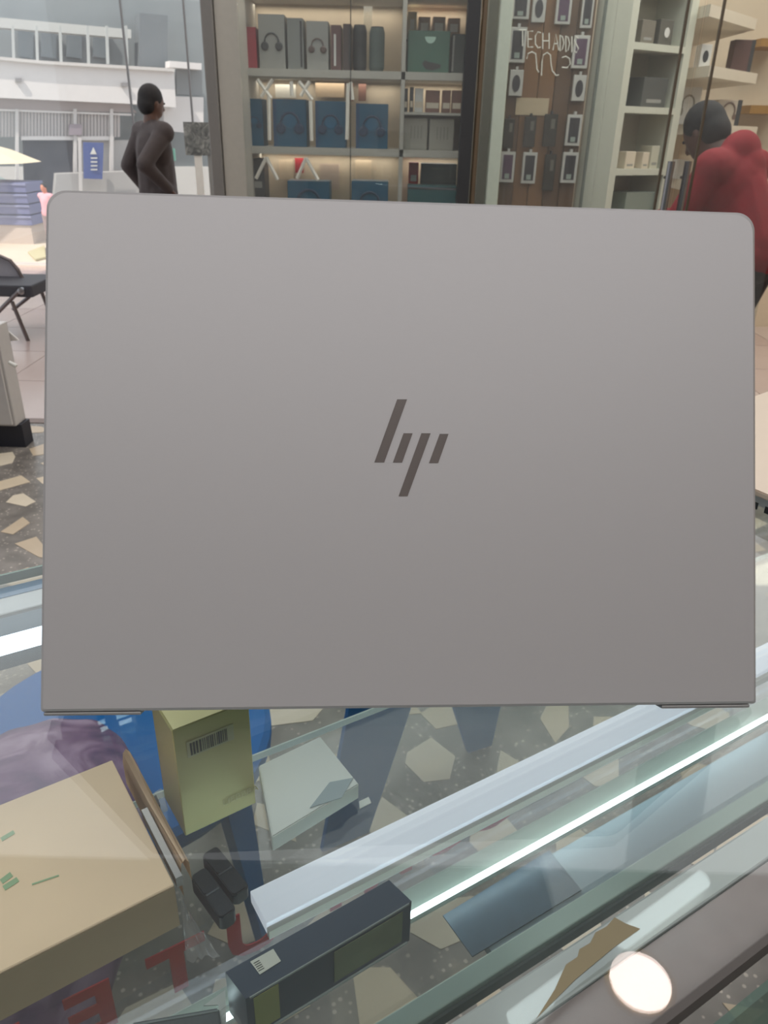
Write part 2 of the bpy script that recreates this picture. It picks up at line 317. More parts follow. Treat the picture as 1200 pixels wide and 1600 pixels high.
# the emblem: four slanted mirror bars let into the lid
EMB = mat('emblem_chrome', (118, 112, 110), 0.25, 0.55, noise=.02)
emb = None
for q in (((620.5, 624), (636, 624), (600.3, 722.5), (585, 722.5)), ((630.5, 677), (644.7, 677), (628.3, 722.8), (613.8, 722.8)),
          ((658.4, 677), (672.8, 677), (636.8, 775.5), (622.7, 775.5)), ((687, 678), (700.8, 678), (684.6, 723.6), (670.2, 723.6))):
    o = obj('emblem_bar', add_prism(BM(), [onp(x, y, Lc, LN) + LN*.0002 for x, y in q], -LN*.0012), EMB, lid)
# hinge covers, below the lower edge
hb = mat('hinge_grey', (150, 150, 150), 0.4, 0.6)
def lidpt(px, py): return onp(px, py, Lc, LN)
for x0, x1 in ((66, 219), (1036, 1174)):
    a = (lidpt(x0, 1105)-Lc).dot(LX); b = (lidpt(x1, 1105)-Lc).dot(LX)
    obj('hinge_cover', box(Lc + LX*a - LY*(LH/2+.0018) - LN*.0085, LX*(b-a), LY*.0016, LN*.0070, .0005), hb, lap)
# keyboard base lying on the glass behind the lid
bx = Vector((LX.x, LX.y, 0)).normalized(); by = Vector((-bx.y, bx.x, 0)); hc = (LC[2]+LC[3])/2
B0 = Vector((hc.x, hc.y, GT+.0015)) - bx*(LW/2-.0005) + by*.0105
bm = BM(); add_prism(bm, [B0 + bx*(LW/2-.0005) + by*.115 + bx*a + by*b for a, b in rrect(LW-.001, .230, (.006,)*4)], Z*.0140)
base = obj('keyboard_base', bm, ALUL, lap)
obj('keyboard', box(B0 + bx*.024 + by*.03 + Z*.0141, bx*(LW-.049), by*.098, Z*.0006), mat('key_black', (28, 28, 30), .5), base)
obj('touchpad', box(B0 + bx*.108 + by*.145 + Z*.0141, bx*.11, by*.065, Z*.0004), mat('touchpad', (150, 150, 150), .4), base)
for a in (.02, LW-.05):
    for b in (.015, .205): obj('foot', box(B0 + bx*a + by*b - Z*.0014, bx*.03, by*.006, Z*.0014), BLACKP, base)
# ================================================================== goods in the counter
SZ = shelf_z + 0.0004
def quad_box(name, pxs, z0, z1, m, parent=None, bevel=0.0, side=None):
    """a box given by the four pixels of its upper face, its bottom at z0"""
    P = [onz(x, y, z1) for x, y in pxs]
    bm = add_prism(BM(), P, Z*(z0-z1))
    if bevel: bmesh.ops.bevel(bm, geom=bm.edges[:], offset=bevel, segments=2, affect='EDGES')
    return obj(name, bm, m, parent)
# kraft carton
kz = SZ+0.036
K = [onz(x, y, kz) for x, y in ((175, 1187), (272, 1382))]
ke = (K[1]-K[0]); kd = (onz(0, 1247, kz)-K[0]).normalized(); kd = (kd - ke.normalized()*kd.dot(ke.normalized())).normalized()
KL = 0.235
kb = thing('cardboard_box', 'brown cardboard box with an open end flap on the shelf, seen left', 'box', (K[0]+K[1])/2+kd*KL/2-Z*(kz-SZ))
A, B_, C_, D_ = K[0], K[1], K[1]+kd*KL, K[0]+kd*KL; dn = Z*(SZ-kz); t = .002
kn = ke.normalized()
bm = BM(); add_box(bm, A, ke, kd*KL, -Z*t, .0006, 1)
obj('lid', bm, CARD, kb)
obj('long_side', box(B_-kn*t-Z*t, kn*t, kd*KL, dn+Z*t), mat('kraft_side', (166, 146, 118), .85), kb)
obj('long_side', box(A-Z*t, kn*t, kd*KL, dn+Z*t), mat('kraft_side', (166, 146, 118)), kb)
obj('bottom', box(A+dn+kn*t, ke-kn*2*t, kd*KL, Z*t), CARD, kb)
obj('end_panel', box(D_-kd*t+kn*t-Z*t, ke-kn*2*t, kd*t, dn+Z*2*t), CARD, kb)
# the end flap stands a little way out with a rolled upper edge
fo = -kd*0.0075
pf = [A+fo-kn*.004, A.lerp(B_, .93)+fo*1.05-kn*.004]
bm = BM(); prof = [(0, -.030), (0, -.010), (.001, -.002), (.0035, .001), (.0058, -.003), (.0062, -.020)]
va = [bm.verts.new(pf[0] - kd*a*1.0 + Z*b) for a, b in prof]; vb = [bm.verts.new(pf[1] - kd*a + Z*b) for a, b in prof]
for i in range(len(prof)-1): bm.faces.new((va[i], va[i+1], vb[i+1], vb[i]))
bmesh.ops.solidify(bm, geom=bm.faces[:], thickness=.0015)
fl = obj('end_flap', bm, CARD, kb)
obj('tuck_strip', box(A-kd*.0030+kn*.05-Z*.012, ke*.52, -kd*.004, Z*.008), mat('silver_edge', (172, 168, 166), .3, .6), kb)
# green ink marks on the carton
ink = mat('green_ink', (150, 178, 140), .8, noise=.1)
for (x0, y0, x1, y1, wd) in ((2, 1312, 22, 1300, 3), (2, 1378, 18, 1366, 4), (6, 1388, 28, 1374, 4), (50, 1382, 92, 1368, 1.2)):
    d = Vector((y1-y0, x0-x1, 0)).normalized()*wd
    obj('ink_mark', add_prism(BM(), [onz(a, b, kz+.0002) for a, b in ((x0-d.x, y0-d.y), (x0+d.x, y0+d.y), (x1+d.x, y1+d.y), (x1-d.x, y1-d.y))], Z*.0002), ink, kb)
# plastic bag beside the carton
PB = glass('clear_bag', (.96, .97, .96), 1.45, .05, film=.14, filmcol=(.82, .83, .82, 1))
bm = BM(); random.seed(3); G = 9
c0, c1, c2, c3 = (onz(x, y, SZ+.03 if y < 1430 else SZ+.004) for x, y in ((282, 1400), (300, 1440), (345, 1500), (292, 1506)))
gv = [[bm.verts.new((c0.lerp(c1, i/G)).lerp(c3.lerp(c2, i/G), j/G) + Z*random.uniform(0, .006)) for i in range(G+1)] for j in range(G+1)]
for j in range(G):
    for i in range(G): bm.faces.new((gv[j][i], gv[j][i+1], gv[j+1][i+1], gv[j+1][i]))
tag(obj('plastic_bag', bm, PB), 'crumpled clear plastic bag by the corner of the cardboard box', 'bag')
# gold carton with bar code
rr = onz(290, 1307, SZ); rho = math.hypot(rr.x, rr.y); dt = ray(282, 1140); gt = CAMZ + dt.z*rho/math.hypot(dt.x, dt.y); gh = gt-SZ
gx = (onz(400, 1255, SZ)-rr); gx.z = 0
gl_ = onz(252, 1255, SZ)
gy = gx.cross(Z).normalized()*-1
if gy.y < 0: gy = -gy
gxl = gx.length; gx.normalize()
GOLD = mat('gold_card', (196, 188, 134), .38, .35, noise=.04, scale=30)
gold = thing('gold_box', 'tall pale gold carton with a bar code standing on the glass shelf', 'box', rr+gx*gxl/2+gy*.03)
obj('carton', box(rr, gx*gxl, gy*.040, Z*gh, .0006, 1), GOLD, gold)
gf = rr - gy*.0004
obj('barcode_label', box(gf+gx*.008+Z*(gh-.026), gx*.032, -gy*.0003, Z*.013), mat('label_cream', (190, 188, 150), .5), gold)
bm = BM(); xx = .0100; random.seed(5)
while xx < .036:
    wd = random.choice((.0005, .0008, .0012)); add_box(bm, gf-gy*.0004+gx*xx+Z*(gh-.0245), gx*wd, -gy*.0002, Z*.010); xx += wd+random.choice((.0005, .0008, .001))
obj('barcode', bm, mat('print_dark', (52, 56, 50), .6), gold)
text_at('print', 'LIEBBBA', .0075, gf-gy*.0006+gx*.041+Z*.013, gx, Z, mat('print_pale', (206, 200, 150), .5), gold, depth=.0001)
obj('top_flap', box(rr+Z*(gh+.0003)+gx*.001, gx*(gxl-.002), gy*.028, Z*.0006), mat('gold_flap', (214, 204, 150), .4, .2), gold)
# white carton
wb = thing('white_box', 'flat white box lying on the glass shelf beside the gold carton', 'box', onz(480, 1240, SZ))
quad_box('carton', ((404, 1196), (500, 1150), (561, 1225), (425, 1308)), SZ, SZ+.014, mat('white_card', (224, 230, 224), .5, noise=.03, scale=14), wb, .0008)
quad_box('printed_panel', ((484, 1262), (515, 1222), (552, 1215), (534, 1246)), SZ+.0142, SZ+.0146, mat('grey_print', (158, 174, 178), .5), wb)
quad_box('paper_tab', ((561, 1252), (576, 1245), (580, 1254), (562, 1263)), SZ, SZ+.0006, mat('white_card', (224, 230, 224)), wb)
# two black wireless units with raised tops
def dongle(label, pts, z0, z1, split):
    P = [onz(x, y, z1) for x, y in pts]; c = sum(P, Vector())/4; lx = ((P[1]-P[0])+(P[2]-P[3]))/2; ly = ((P[3]-P[0])+(P[2]-P[1]))/2
    L1, W1 = lx.length, ly.length; lx.normalize(); ly = (ly-lx*ly.dot(lx)).normalized()
    th = thing('wireless_receiver', label, 'receiver', Vector((c.x, c.y, z0)), 'pair of black wireless receivers')
    b = add_prism(BM(), [Vector((c.x, c.y, z0)) + lx*a + ly*bb for a, bb in rrect(L1, W1, (W1*.24,)*4)], Z*(z1-z0)); es = [e for e in b.edges if abs(e.verts[0].co.z-e.verts[1].co.z) < 1e-6]
    bmesh.ops.bevel(b, geom=es, offset=.0009, segments=2, affect='EDGES'); obj('shell', b, BLACKP, th)
    for s0, s1, hh in ((.02, split-.015, .0012), (split+.015, .98, .0006)):
        w2 = (s1-s0)*L1; cc = Vector((c.x, c.y, z1-.0004)) + lx*((s0+s1)/2-.5)*L1
        b = add_prism(BM(), [cc + lx*a + ly*bb for a, bb in rrect(w2, W1*.9, (W1*.2,)*4)], Z*(hh+.0004)); obj('cap', b, BLACKP, th)
    obj('clip', box(Vector((c.x, c.y, z1+.0002)) + lx*((split-.5)*L1-.0008) - ly*W1*.40, lx*.0016, ly*W1*.8, Z*.0008), mat('receiver_seam', (96, 100, 106), .3, .5), th)
dongle('black wireless receiver farther from the box, right one of the crossed pair', ((313, 1334), (364, 1400), (391, 1386), (340, 1325)), SZ+.0010, SZ+.0105, .52)
dongle('black wireless receiver nearer the cardboard box, left one of the pair', ((296, 1368), (343, 1434), (371, 1422), (322, 1357)), SZ+.0010, SZ+.0125, .50)
# long dark carton with a pale sticker
BB = thing('dark_box', 'long dark carton with a small white code sticker and a glossy side', 'box', onz(480, 1500, SZ))
bz = SZ+.035
A, B_, C_, D_ = (onz(x, y, bz) for x, y in ((352, 1519), (608, 1375), (643, 1408), (384, 1571)))
D_ = A + (C_-B_)
obj('carton', add_prism(BM(), [A, B_, C_, D_], Z*(SZ-bz)), mat('dark_card', (64, 76, 90), .35, .1, noise=.1, scale=20), BB)
ax = (B_-A).normalized(); ay = (D_-A).normalized(); sn = ax.cross(Z).normalized()
if sn.y > 0: sn = -sn
LN_ = (C_-D_).length; hgt = bz-SZ
obj('side_window', box(D_+sn*.0002+ax*LN_*.50-Z*(hgt*.86), ax*LN_*.44, sn*.0004, Z*hgt*.74), mat('olive_print', (112, 122, 98), .25, noise=.4, scale=40), BB)
obj('side_label', box(D_+sn*.0002+ax*.004-Z*(hgt*.9), ax*.014, sn*.0004, Z*hgt*.82), mat('olive_label', (142, 146, 92), .4), BB)
obj('film_edge', box(D_+sn*.0002+ax*.002-Z*.0012, ax*(LN_-.004), sn*.0005, Z*.0014), mat('film_edge', (170, 180, 178), .15, .3), BB)
obj('film_edge', box(D_+sn*.0002+ax*.002-Z*hgt, ax*(LN_-.004), sn*.0010, Z*.0012), mat('film_edge', (170, 180, 178)), BB)
stk = obj('sticker', add_prism(BM(), [onz(x, y, bz+.0002) for x, y in ((391, 1503), (427, 1483), (439, 1502), (406, 1523))], Z*.0003), mat('sticker_white', (198, 202, 192), .5), BB)
bm = BM()
for k in range(5):
    a = Vector((396+k*1.9, 1506+k*3.0, 0)); add_prism(bm, [onz(x, y, bz+.00055) for x, y in ((a.x, a.y-1), (a.x+9, a.y-6), (a.x+9.6, a.y-5), (a.x+.6, a.y))], Z*.0001)
obj('print', bm, mat('print_dark', (52, 56, 50)), stk)
# grey case with round clear lid at the lower edge
gc = thing('grey_case', 'flat dark grey case at the bottom edge left of the dark carton', 'case', onz(290, 1610, SZ))
quad_box('case_body', ((205, 1597), (342, 1573), (352, 1650), (190, 1670)), SZ, SZ+.010, mat('grey_case', (74, 82, 84), .5), gc, .001)
quad_box('case_lid_seam', ((207, 1600), (340, 1577), (341, 1580), (208, 1603)), SZ+.0101, SZ+.0104, mat('seam', (110, 120, 120), .4), gc)
bm = add_lathe(BM(), onz(364, 1606, SZ), [(.0085, 0), (.0092, .002), (.0092, .006), (.007, .0075), (.0002, .008)], 24)
tag(obj('round_container', bm, PB, None, True), 'small round clear plastic container between the grey case and dark carton', 'container')
quad = [onz(x, y, SZ) for x, y in ((318, 1572), (352, 1548), (354, 1600), (344, 1604), (341, 1571))]
tag(obj('white_slip', add_prism(BM(), quad, Z*.0006), mat('slip', (178, 186, 182), .6)), 'white paper slip behind the grey case on the glass shelf', 'paper')
cl = thing('cable_clip', 'small clear clip showing behind the cardboard flap by the gold carton', 'clip', onz(248, 1258, SZ))
quad_box('clip_plate', ((240, 1238), (252, 1231), (262, 1262), (250, 1268)), SZ, SZ+.003, PB, cl, .0004)
quad_box('clip_pin', ((238, 1246), (244, 1242), (250, 1256), (246, 1260)), SZ+.0033, SZ+.007, BLACKP, cl)
# ================================================================== stools and the purple bag seen through the case
BLUE = mat('blue_plastic', (10, 98, 168), .7, noise=.06, scale=8, spec=.12)
def stool(label, P, r, h, a0, tilt=.07, legw=.11):
    th = thing('plastic_stool', label, 'stool', P)
    obj('seat', add_lathe(BM(), P, [(r*.97, h-.045), (r, h-.03), (r, h-.008), (r*.96, h), (.02, h)], 40), BLUE, th, False)
    for k in range(4):
        a = a0+k*math.pi/2; d = Vector((math.cos(a), math.sin(a), 0)); s = Vector((-d.y, d.x, 0))
        T = P + d*(r-.05) + Z*(h-.04); Bt = P + d*(r-.05+tilt)
        bm = BM(); v = [T-s*legw, T+s*legw, Bt+s*legw*.35, Bt-s*legw*.35]; add_prism(bm, v, d*.018); obj('leg', bm, BLUE, th)
    return th
stool('round blue plastic stool under the counter carrying the purple bag', Vector((-.43, .97, 0)), .25, .40, rad(70), .04, .035)
st2 = onz(745, 1165, 0)
th2 = thing('plastic_chair', 'blue plastic chair whose splayed legs show below the laptop', 'chair', Vector((st2.x-.08, st2.y+.14, 0)))
def leg_panel(bl, br, tl, tr, zt):
    a, b = onz(*bl, 0), onz(*br, 0); n = Vector((b.x-a.x, b.y-a.y, 0)).cross(Z).normalized()
    lean = .10; nn = (n + Z*lean).normalized()
    pts = [a, b, onp(tr[0], tr[1], a, nn), onp(tl[0], tl[1], a, nn)]
    obj('leg', add_prism(BM(), pts, nn*.012), BLUE, th2)
leg_panel((500, 1325), (572, 1295), (560, 1000), (672, 1000), .4)
leg_panel((728, 1172), (764, 1160), (672, 1000), (800, 1000), .4)
leg_panel((800, 1040), (840, 1035), (760, 940), (840, 940), .4)
sp = onp(650, 1000, onz(540, 1310, 0), Vector((0, 1, 0)))
obj('seat', add_lathe(BM(), Vector((th2.location.x, th2.location.y+.02, .40)), [(.19, 0), (.20, .012), (.20, .035), (.18, .045), (.02, .04)], 32), BLUE, th2)
# purple marbled bag
PUR = marbled('purple_cloth', (62, 40, 92), (104, 72, 116), (150, 126, 158), 11)
bm = BM(); bmesh.ops.create_icosphere(bm, subdivisions=5, radius=1.0); random.seed(11)
from mathutils import noise as mn_
for v in bm.verts:
    q = v.co.copy(); k = 1 + .10*mn_.noise(q*1.7) + .03*mn_.noise(q*5)
    v.co = Vector((q.x*.155, q.y*.27, max(q.z, -.5)*.13))*k
bm.transform(Matrix.Rotation(rad(4), 4, 'Z'))
bc = Vector((-.43, .60, 0)); bmesh.ops.translate(bm, verts=bm.verts[:], vec=Vector((bc.x, bc.y, .475)))
tag(obj('purple_bag', bm, PUR, None, True), 'purple marbled cloth bag lying on the blue stool below the cardboard box', 'bag')
# ================================================================== the shop across the passage
PA = Plane(Vector((0, 4.50, 0)), Vector((1, 0, 0)))          # fronts of the left shelf unit
GP = glass('storefront_glass', (0.94, 0.96, 0.96), film=0.05, filmcol=(.60, .61, .60, 1))
SHW = mat('shelf_white', (176, 172, 162), .6); BACKW = mat('shelf_back', (206, 190, 168), .7)
def zof(y, Y=4.5, x=550): return ony(x, y, Y).z
xa, xm, xb = PA.pt(381, 190).x, PA.pt(628, 190).x, PA.pt(735, 190).x
DEP = .36
unit = thing('shelf_unit', 'white shelf unit with headphone boxes behind the shop glass', 'shelves', Vector(((xa+xb)/2, 4.5+DEP/2, 0)))
obj('back_panel', box(Vector((xa, 4.5+DEP, 0)), Vector((xb-xa, 0, 0)), Vector((0, .02, 0)), Z*2.6), BACKW, unit)
for x in (xa-.02, xm-.01, xb): obj('upright', box(Vector((x, 4.5, 0)), Vector((.02, 0, 0)), Vector((0, DEP, 0)), Z*2.6), SHW, unit)
def shelf(z, x0=xa, x1=xb, t=.035): obj('shelf', box(Vector((x0, 4.5, z-t)), Vector((x1-x0, 0, 0)), Vector((0, DEP, 0)), Z*t), SHW, unit)
zr1, zr2, zr0, zr3 = zof(110), zof(232), zof(-20), zof(352)
for z in (zr1, zr2, zr0, zr3, .6, .25, 2.6): shelf(z)
zl = zof(176, 4.5, 680); shelf(zl, xm+.012, xb-.002, .012)
for zz in (zr0, zr1, zr2, 2.6):
    for x0_, x1_ in ((xa+.03, xm-.03), (xm+.03, xb-.03)):
        area('shelf_fill', ((x0_+x1_)/2, 4.5+DEP-.06, zz-.045), x1_-x0_, .05, 0.9*(x1_-x0_), (1, .90, .76))  # unseen fill under each board, added to brighten the shelf backs
def carton(name, px, z0, m, label, group=None, cat='box', d=.03, dep=.16, top=None, z1=None):
    """a box standing on a board at z0: px = (x0, x1) pixels and the pixel row of its top"""
    x0, x1, yt = px; ym = (yt + 40)
    A = PA.pt(x0, ym, d); B = PA.pt(x1, ym, d); zt = PA.pt((x0+x1)/2, yt, d).z
    th = thing(name, label, cat, Vector(((A.x+B.x)/2, A.y+dep/2, z0)), group)
    obj('carton', box(Vector((A.x, A.y, z0)), Vector((B.x-A.x, 0, 0)), Vector((0, dep, 0)), Z*(zt-z0), .002, 1), m, th)
    return th, Vector((A.x, A.y-.001, z0)), B.x-A.x, zt-z0
def phones(th, P, w, h, m, m2, fill=None):
    """headphones printed on a carton front: band, two cups"""
    c = P + Vector((w/2, -.001, h*.5)); R_ = w*.27
    pts = [c + Vector((R_*math.cos(rad(a)), 0, R_*1.05*math.sin(rad(a)))) for a in range(-10, 191, 20)]
    obj('printed_band', add_tube(BM(), pts, w*.035, 6), m, th)
    for s in (-1, 1):
        b = add_lathe(BM(), c+Vector((s*R_, .001, -R_*.55)), [(w*.14, 0), (w*.15, .003), (w*.10, .006)], 14, Vector((0, -1, 0)), 1.0)
        obj('printed_cup', b, m2, th)
DARKP = mat('dark_print', (52, 52, 54), .5); GREYB = mat('grey_carton', (150, 149, 143), .6); BLUB = mat('blue_carton', (6, 82, 112), .45); BLUD = mat('blue_print_dark', (18, 52, 84), .5); BLUL = mat('blue_print_light', (20, 92, 126), .5)
zA = zr1+.0005
th, *_ = carton('red_box', (381, 401, 42), zA, mat('red_carton', (150, 44, 56), .5), 'small red box at the left end of the upper shelf'); 
th, P, w_, h_ = carton('headphone_box', (404, 445, 22), zA, GREYB, 'large grey headphone box with dark headphones printed, leftmost on upper shelf'); phones(th, P, w_, h_, DARKP, DARKP)
th, P, w_, h_ = carton('grey_box', (449, 474, 28), zA, mat('grey_carton_side', (128, 130, 126), .6), 'plain grey box between the two printed headphone boxes on upper shelf')
obj('edge_strip', box(P+Vector((w_*.8, -.001, .01)), Vector((w_*.12, 0, 0)), Vector((0, .001, 0)), Z*h_*.9), DARKP, th)
th, P, w_, h_ = carton('headphone_box', (479, 513, 33), zA, GREYB, 'smaller grey headphone box with brown headphones printed on upper shelf', d=.035); phones(th, P, w_, h_, mat('brown_print', (84, 66, 60), .5), mat('brown_print', (84, 66, 60)))
th, P, w_, h_ = carton('maroon_box', (517, 533, 39), zA, mat('maroon_carton', (96, 66, 64), .4), 'narrow maroon glossy box on the upper shelf', d=.04)
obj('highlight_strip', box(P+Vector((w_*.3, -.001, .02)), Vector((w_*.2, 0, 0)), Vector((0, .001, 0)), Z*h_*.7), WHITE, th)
th, P, w_, h_ = carton('brown_box', (536, 549, 37), zA, mat('brown_carton', (66, 52, 50), .5), 'narrow dark brown box beside the maroon one', d=.04)
obj('side_stripe', box(P+Vector((w_*.7, -.001, .02)), Vector((w_*.15, 0, 0)), Vector((0, .001, 0)), Z*h_*.8), DARKP, th)
def speaker(label, x0, x1, yt, m):
    A = PA.pt(x0, 70, .1); B = PA.pt(x1, 70, .1); zt = PA.pt(x0, yt, .1).z; r = (B.x-A.x)/2; h = zt-zA
    th = thing('speaker', label, 'speaker', Vector((A.x+r, A.y, zA)))
    obj('grille', add_lathe(BM(), Vector((A.x+r, A.y, zA)), [(r*.8, 0), (r, .02), (r, h-.02), (r*.85, h)], 20), m, th)
    obj('top_ring', add_lathe(BM(), Vector((A.x+r, A.y, zA+h)), [(r*.84, 0), (r*.8, .006), (r*.4, .007)], 20), DARKP, th)
speaker('black upright speaker on the upper shelf beside the brown box', 551, 573, 41, mat('speaker_dark', (48, 50, 52), .7))
speaker('grey green upright speaker at the right end of the upper shelf', 577, 601, 44, mat('speaker_green', (84, 96, 92), .7))
th, P, w_, h_ = carton('stand_box', (568, 581, 10), zA, PB, 'tall thin clear stand between the two upright speakers', None, 'stand', d=.28, dep=.03)
th, P, w_, h_ = carton('green_box', (637, 702, 48), zA, mat('green_carton', (62, 100, 84), .5), 'wide green box with pale round spot on the upper right shelf', dep=.2)
obj('printed_spot', add_prism(BM(), [P+Vector((w_*.53, -.0015, h_*.86)) + Vector((w_*.13*math.cos(rad(a)), 0, h_*.16*math.sin(rad(a)) if a > 180 else 0)) for a in range(180, 361, 15)], Vector((0, .001, 0))), mat('mint_print', (176, 206, 190), .5), th)
obj('printed_shoe', add_prism(BM(), [P+Vector((w_*a, -.0015, h_*b)) for a, b in ((.35, .2), (.42, .3), (.5, .26), (.6, .24), (.8, .2), (.8, .12), (.6, .05), (.45, .08))], Vector((0, .001, 0))), DARKP, th)
th, P, w_, h_ = carton('dark_box', (705, 727, 53), zA, mat('dark_green_carton', (44, 54, 50), .5), 'dark box at the right end of the upper right shelf', d=.06, dep=.15)
obj('spine', box(P+Vector((0.004, -.001, .01)), Vector((w_*.12, 0, 0)), Vector((0, .001, 0)), Z*h_*.9), GREYB, th)
# small items above, standing farther back on a little ledge
zl0 = zof(50, 4.5, 680)
obj('shelf', box(Vector((xm+.012, 4.5+.24, zl0-.012)), Vector((xb-xm-.014, 0, 0)), Vector((0, .11, 0)), Z*.012), SHW, unit)
for k, (a, b, yt, c) in enumerate(((637, 651, 18, 'cream'), (654, 672, 26, 'tan'), (676, 696, 26, 'tan'), (700, 719, 28, 'tan'))):
    m = mat('small_'+c, (206, 190, 160) if c == 'cream' else (150, 118, 92), .6)
    A = PA.pt(a, 40, .26); B = PA.pt(b, 40, .26); h = PA.pt(a, yt, .26).z-zl0
    th = thing('small_box', ('small cream box leftmost', 'small tan box second', 'small tan box third', 'small tan box rightmost')[k]+' in the row above the wide green box', 'box', Vector(((A.x+B.x)/2, A.y+.04, zl0)), 'small boxes above the green box')
    obj('carton', box(Vector((A.x, A.y, zl0+.0006)), Vector((B.x-A.x, 0, 0)), Vector((0, .08, 0)), Z*h, .002, 1), m, th)
    obj('front_label', box(Vector((A.x+.012, A.y-.001, zl0+h*.3)), Vector((B.x-A.x-.024, 0, 0)), Vector((0, .001, 0)), Z*h*.4), WHITE, th)
# second shelf: four blue headphone boxes
zB = zr2+.0005
where = ('leftmost, partly cut by the pillar edge', 'second from the left', 'third from the left', 'rightmost')
for k, (a, b, yt) in enumerate(((384, 411, 154), (427, 479, 155), (493, 540, 158), (556, 606, 162))):
    th, P, w_, h_ = carton('blue_headphone_box', (a, b, yt), zB, BLUB, 'blue headphone box on the middle shelf, '+where[k], 'blue headphone boxes on the middle shelf')
    phones(th, P, w_, h_, BLUD, BLUD)
    obj('printed_head', add_lathe(BM(), P+Vector((w_*.5, .001, h_*.55)), [(w_*.20, 0), (w_*.19, .0025), (w_*.05, .003)], 16, Vector((0, -1, 0))), BLUL, th)
    obj('side_band', box(P+Vector((0, -.001, 0)), Vector((w_*.10, 0, 0)), Vector((0, .001, 0)), Z*h_), mat('blue_edge', (14, 66, 104), .5), th)
# third shelf: lower blue boxes, teal box, small red and dark boxes
zC = zr3+.0005
for k, (a, b, yt) in enumerate(((450, 515, 283), (549, 606, 283))):
    th, P, w_, h_ = carton('blue_headphone_box', (a, b, yt), zC, BLUB, 'blue headphone box on the lower shelf just above the laptop, '+('left one', 'right one')[k], 'blue headphone boxes on the lower shelf')
    phones(th, P, w_, h_, BLUD, BLUD)
th, P, w_, h_ = carton('teal_box', (636, 714, 290), zC, mat('teal_carton', (40, 92, 96), .5), 'teal box on the lower right shelf just above the laptop', dep=.12)
obj('top_band', box(P+Vector((0, -.001, h_*.9)), Vector((w_, 0, 0)), Vector((0, .001, 0)), Z*h_*.06), DARKP, th)
th, P, w_, h_ = carton('dark_case', (657, 712, 256), zC, mat('navy_case', (38, 38, 52), .6), 'dark navy case behind the teal box on the lower right shelf', None, 'case', d=.18, dep=.12)
obj('handle', box(P+Vector((w_*.3, -.004, h_*.9)), Vector((w_*.3, 0, 0)), Vector((0, .004, 0)), Z*.012), DARKP, th)
th, P, w_, h_ = carton('red_carton', (638, 653, 254), zC, mat('bright_red', (180, 40, 52), .5), 'bright red box behind the teal box on the lower right shelf', d=.18, dep=.1)
obj('front_label', box(P+Vector((w_*.2, -.001, h_*.7)), Vector((w_*.6, 0, 0)), Vector((0, .001, 0)), Z*h_*.1), WHITE, th)
th, P, w_, h_ = carton('dark_box', (392, 414, 248), zC, mat('black_carton', (50, 50, 52), .5), 'dark box at the left end of the lower shelf', d=.04)
obj('front_label', box(P+Vector((w_*.2, -.001, h_*.55)), Vector((w_*.6, 0, 0)), Vector((0, .001, 0)), Z*h_*.1), GREYB, th)
# right cell of the middle shelf
for k, (a, b, yt, kind) in enumerate(((631, 637, 138, 'd'), (640, 646, 136, 'd'), (648, 661, 138, 'w'), (665, 687, 141, 't'), (691, 704, 141, 't'), (706, 721, 141, 't'))):
    m = {'d': DARKP, 'w': WHITE, 't': mat('small_brown', (128, 88, 74), .6)}[kind]
    A = PA.pt(a, 160, .05); B = PA.pt(b, 160, .05); h = PA.pt(a, yt, .05).z-zl
    th = thing('small_box', ('thin dark box, leftmost', 'thin dark box, second', 'small white box', 'wide brown box', 'narrow brown box', 'brown box, rightmost')[k]+' on the thin ledge over the grey cartons', 'box', Vector(((A.x+B.x)/2, A.y+.04, zl)), 'small boxes on the thin ledge')
    obj('carton', box(Vector((A.x, A.y, zl+.0005)), Vector((B.x-A.x, 0, 0)), Vector((0, .06, 0)), Z*h, .002, 1), m, th)
    obj('front_label', box(Vector((A.x+.004, A.y-.001, zl+h*.2)), Vector((B.x-A.x-.008, 0, 0)), Vector((0, .001, 0)), Z*h*.25), CREAM, th)
for k, (a, b, yt) in enumerate(((630, 667, 184), (670, 708, 186))):
    th, P, w_, h_ = carton('grey_carton', (a, b, yt), zB, mat('greige_carton', (158, 154, 142), .6), ('left', 'right')[k]+' of two pale grey cartons under the thin ledge')
    for q in range(4): obj('printed_stripe', box(P+Vector((w_*(.3+.14*q), -.001, h_*.35)), Vector((w_*.05, 0, 0)), Vector((0, .001, 0)), Z*h_*.4), mat('faint_print', (134, 130, 120), .6), th)
# white lattice strips and pale display cards at the back of the shelves
LATW = mat('lattice_white', (236, 230, 218), .6)
def lattice(label, bars, parts_group):
    P0 = PA.pt(bars[0][0], bars[0][1], .012); th = thing('lattice_stand', label, 'display stand', Vector((P0.x, P0.y, 0)), parts_group); zs = []
    for x0, y0, x1, y1 in bars:
        A, B = PA.pt(x0, y0, .012), PA.pt(x1, y1, .012); zs += [A.z, B.z]
        obj('strip', add_tube(BM(), [A, B], .010, 6), LATW, th)
    return th
lattice('white crossed strips behind the second blue box on the middle shelf', ((402, 124, 424, 154), (426, 124, 408, 152), (420, 150, 421, 219)), 'lattice stands')
lattice('white crossed strips behind the third blue box on the middle shelf', ((467, 127, 488, 156), (484, 127, 470, 150), (485, 158, 487, 220), (455, 127, 456, 150)), 'lattice stands')
lattice('white peaked strips at the left of the lower shelf', ((416, 246, 400, 279), (416, 246, 434, 281)), 'lattice stands')
lattice('white peaked strips in the middle of the lower shelf', ((478, 247, 464, 279), (478, 247, 497, 281)), 'lattice stands')
lattice('clear upright strip between the third and fourth blue boxes', ((544, 130, 542, 218), (548, 128, 551, 156)), 'lattice stands')
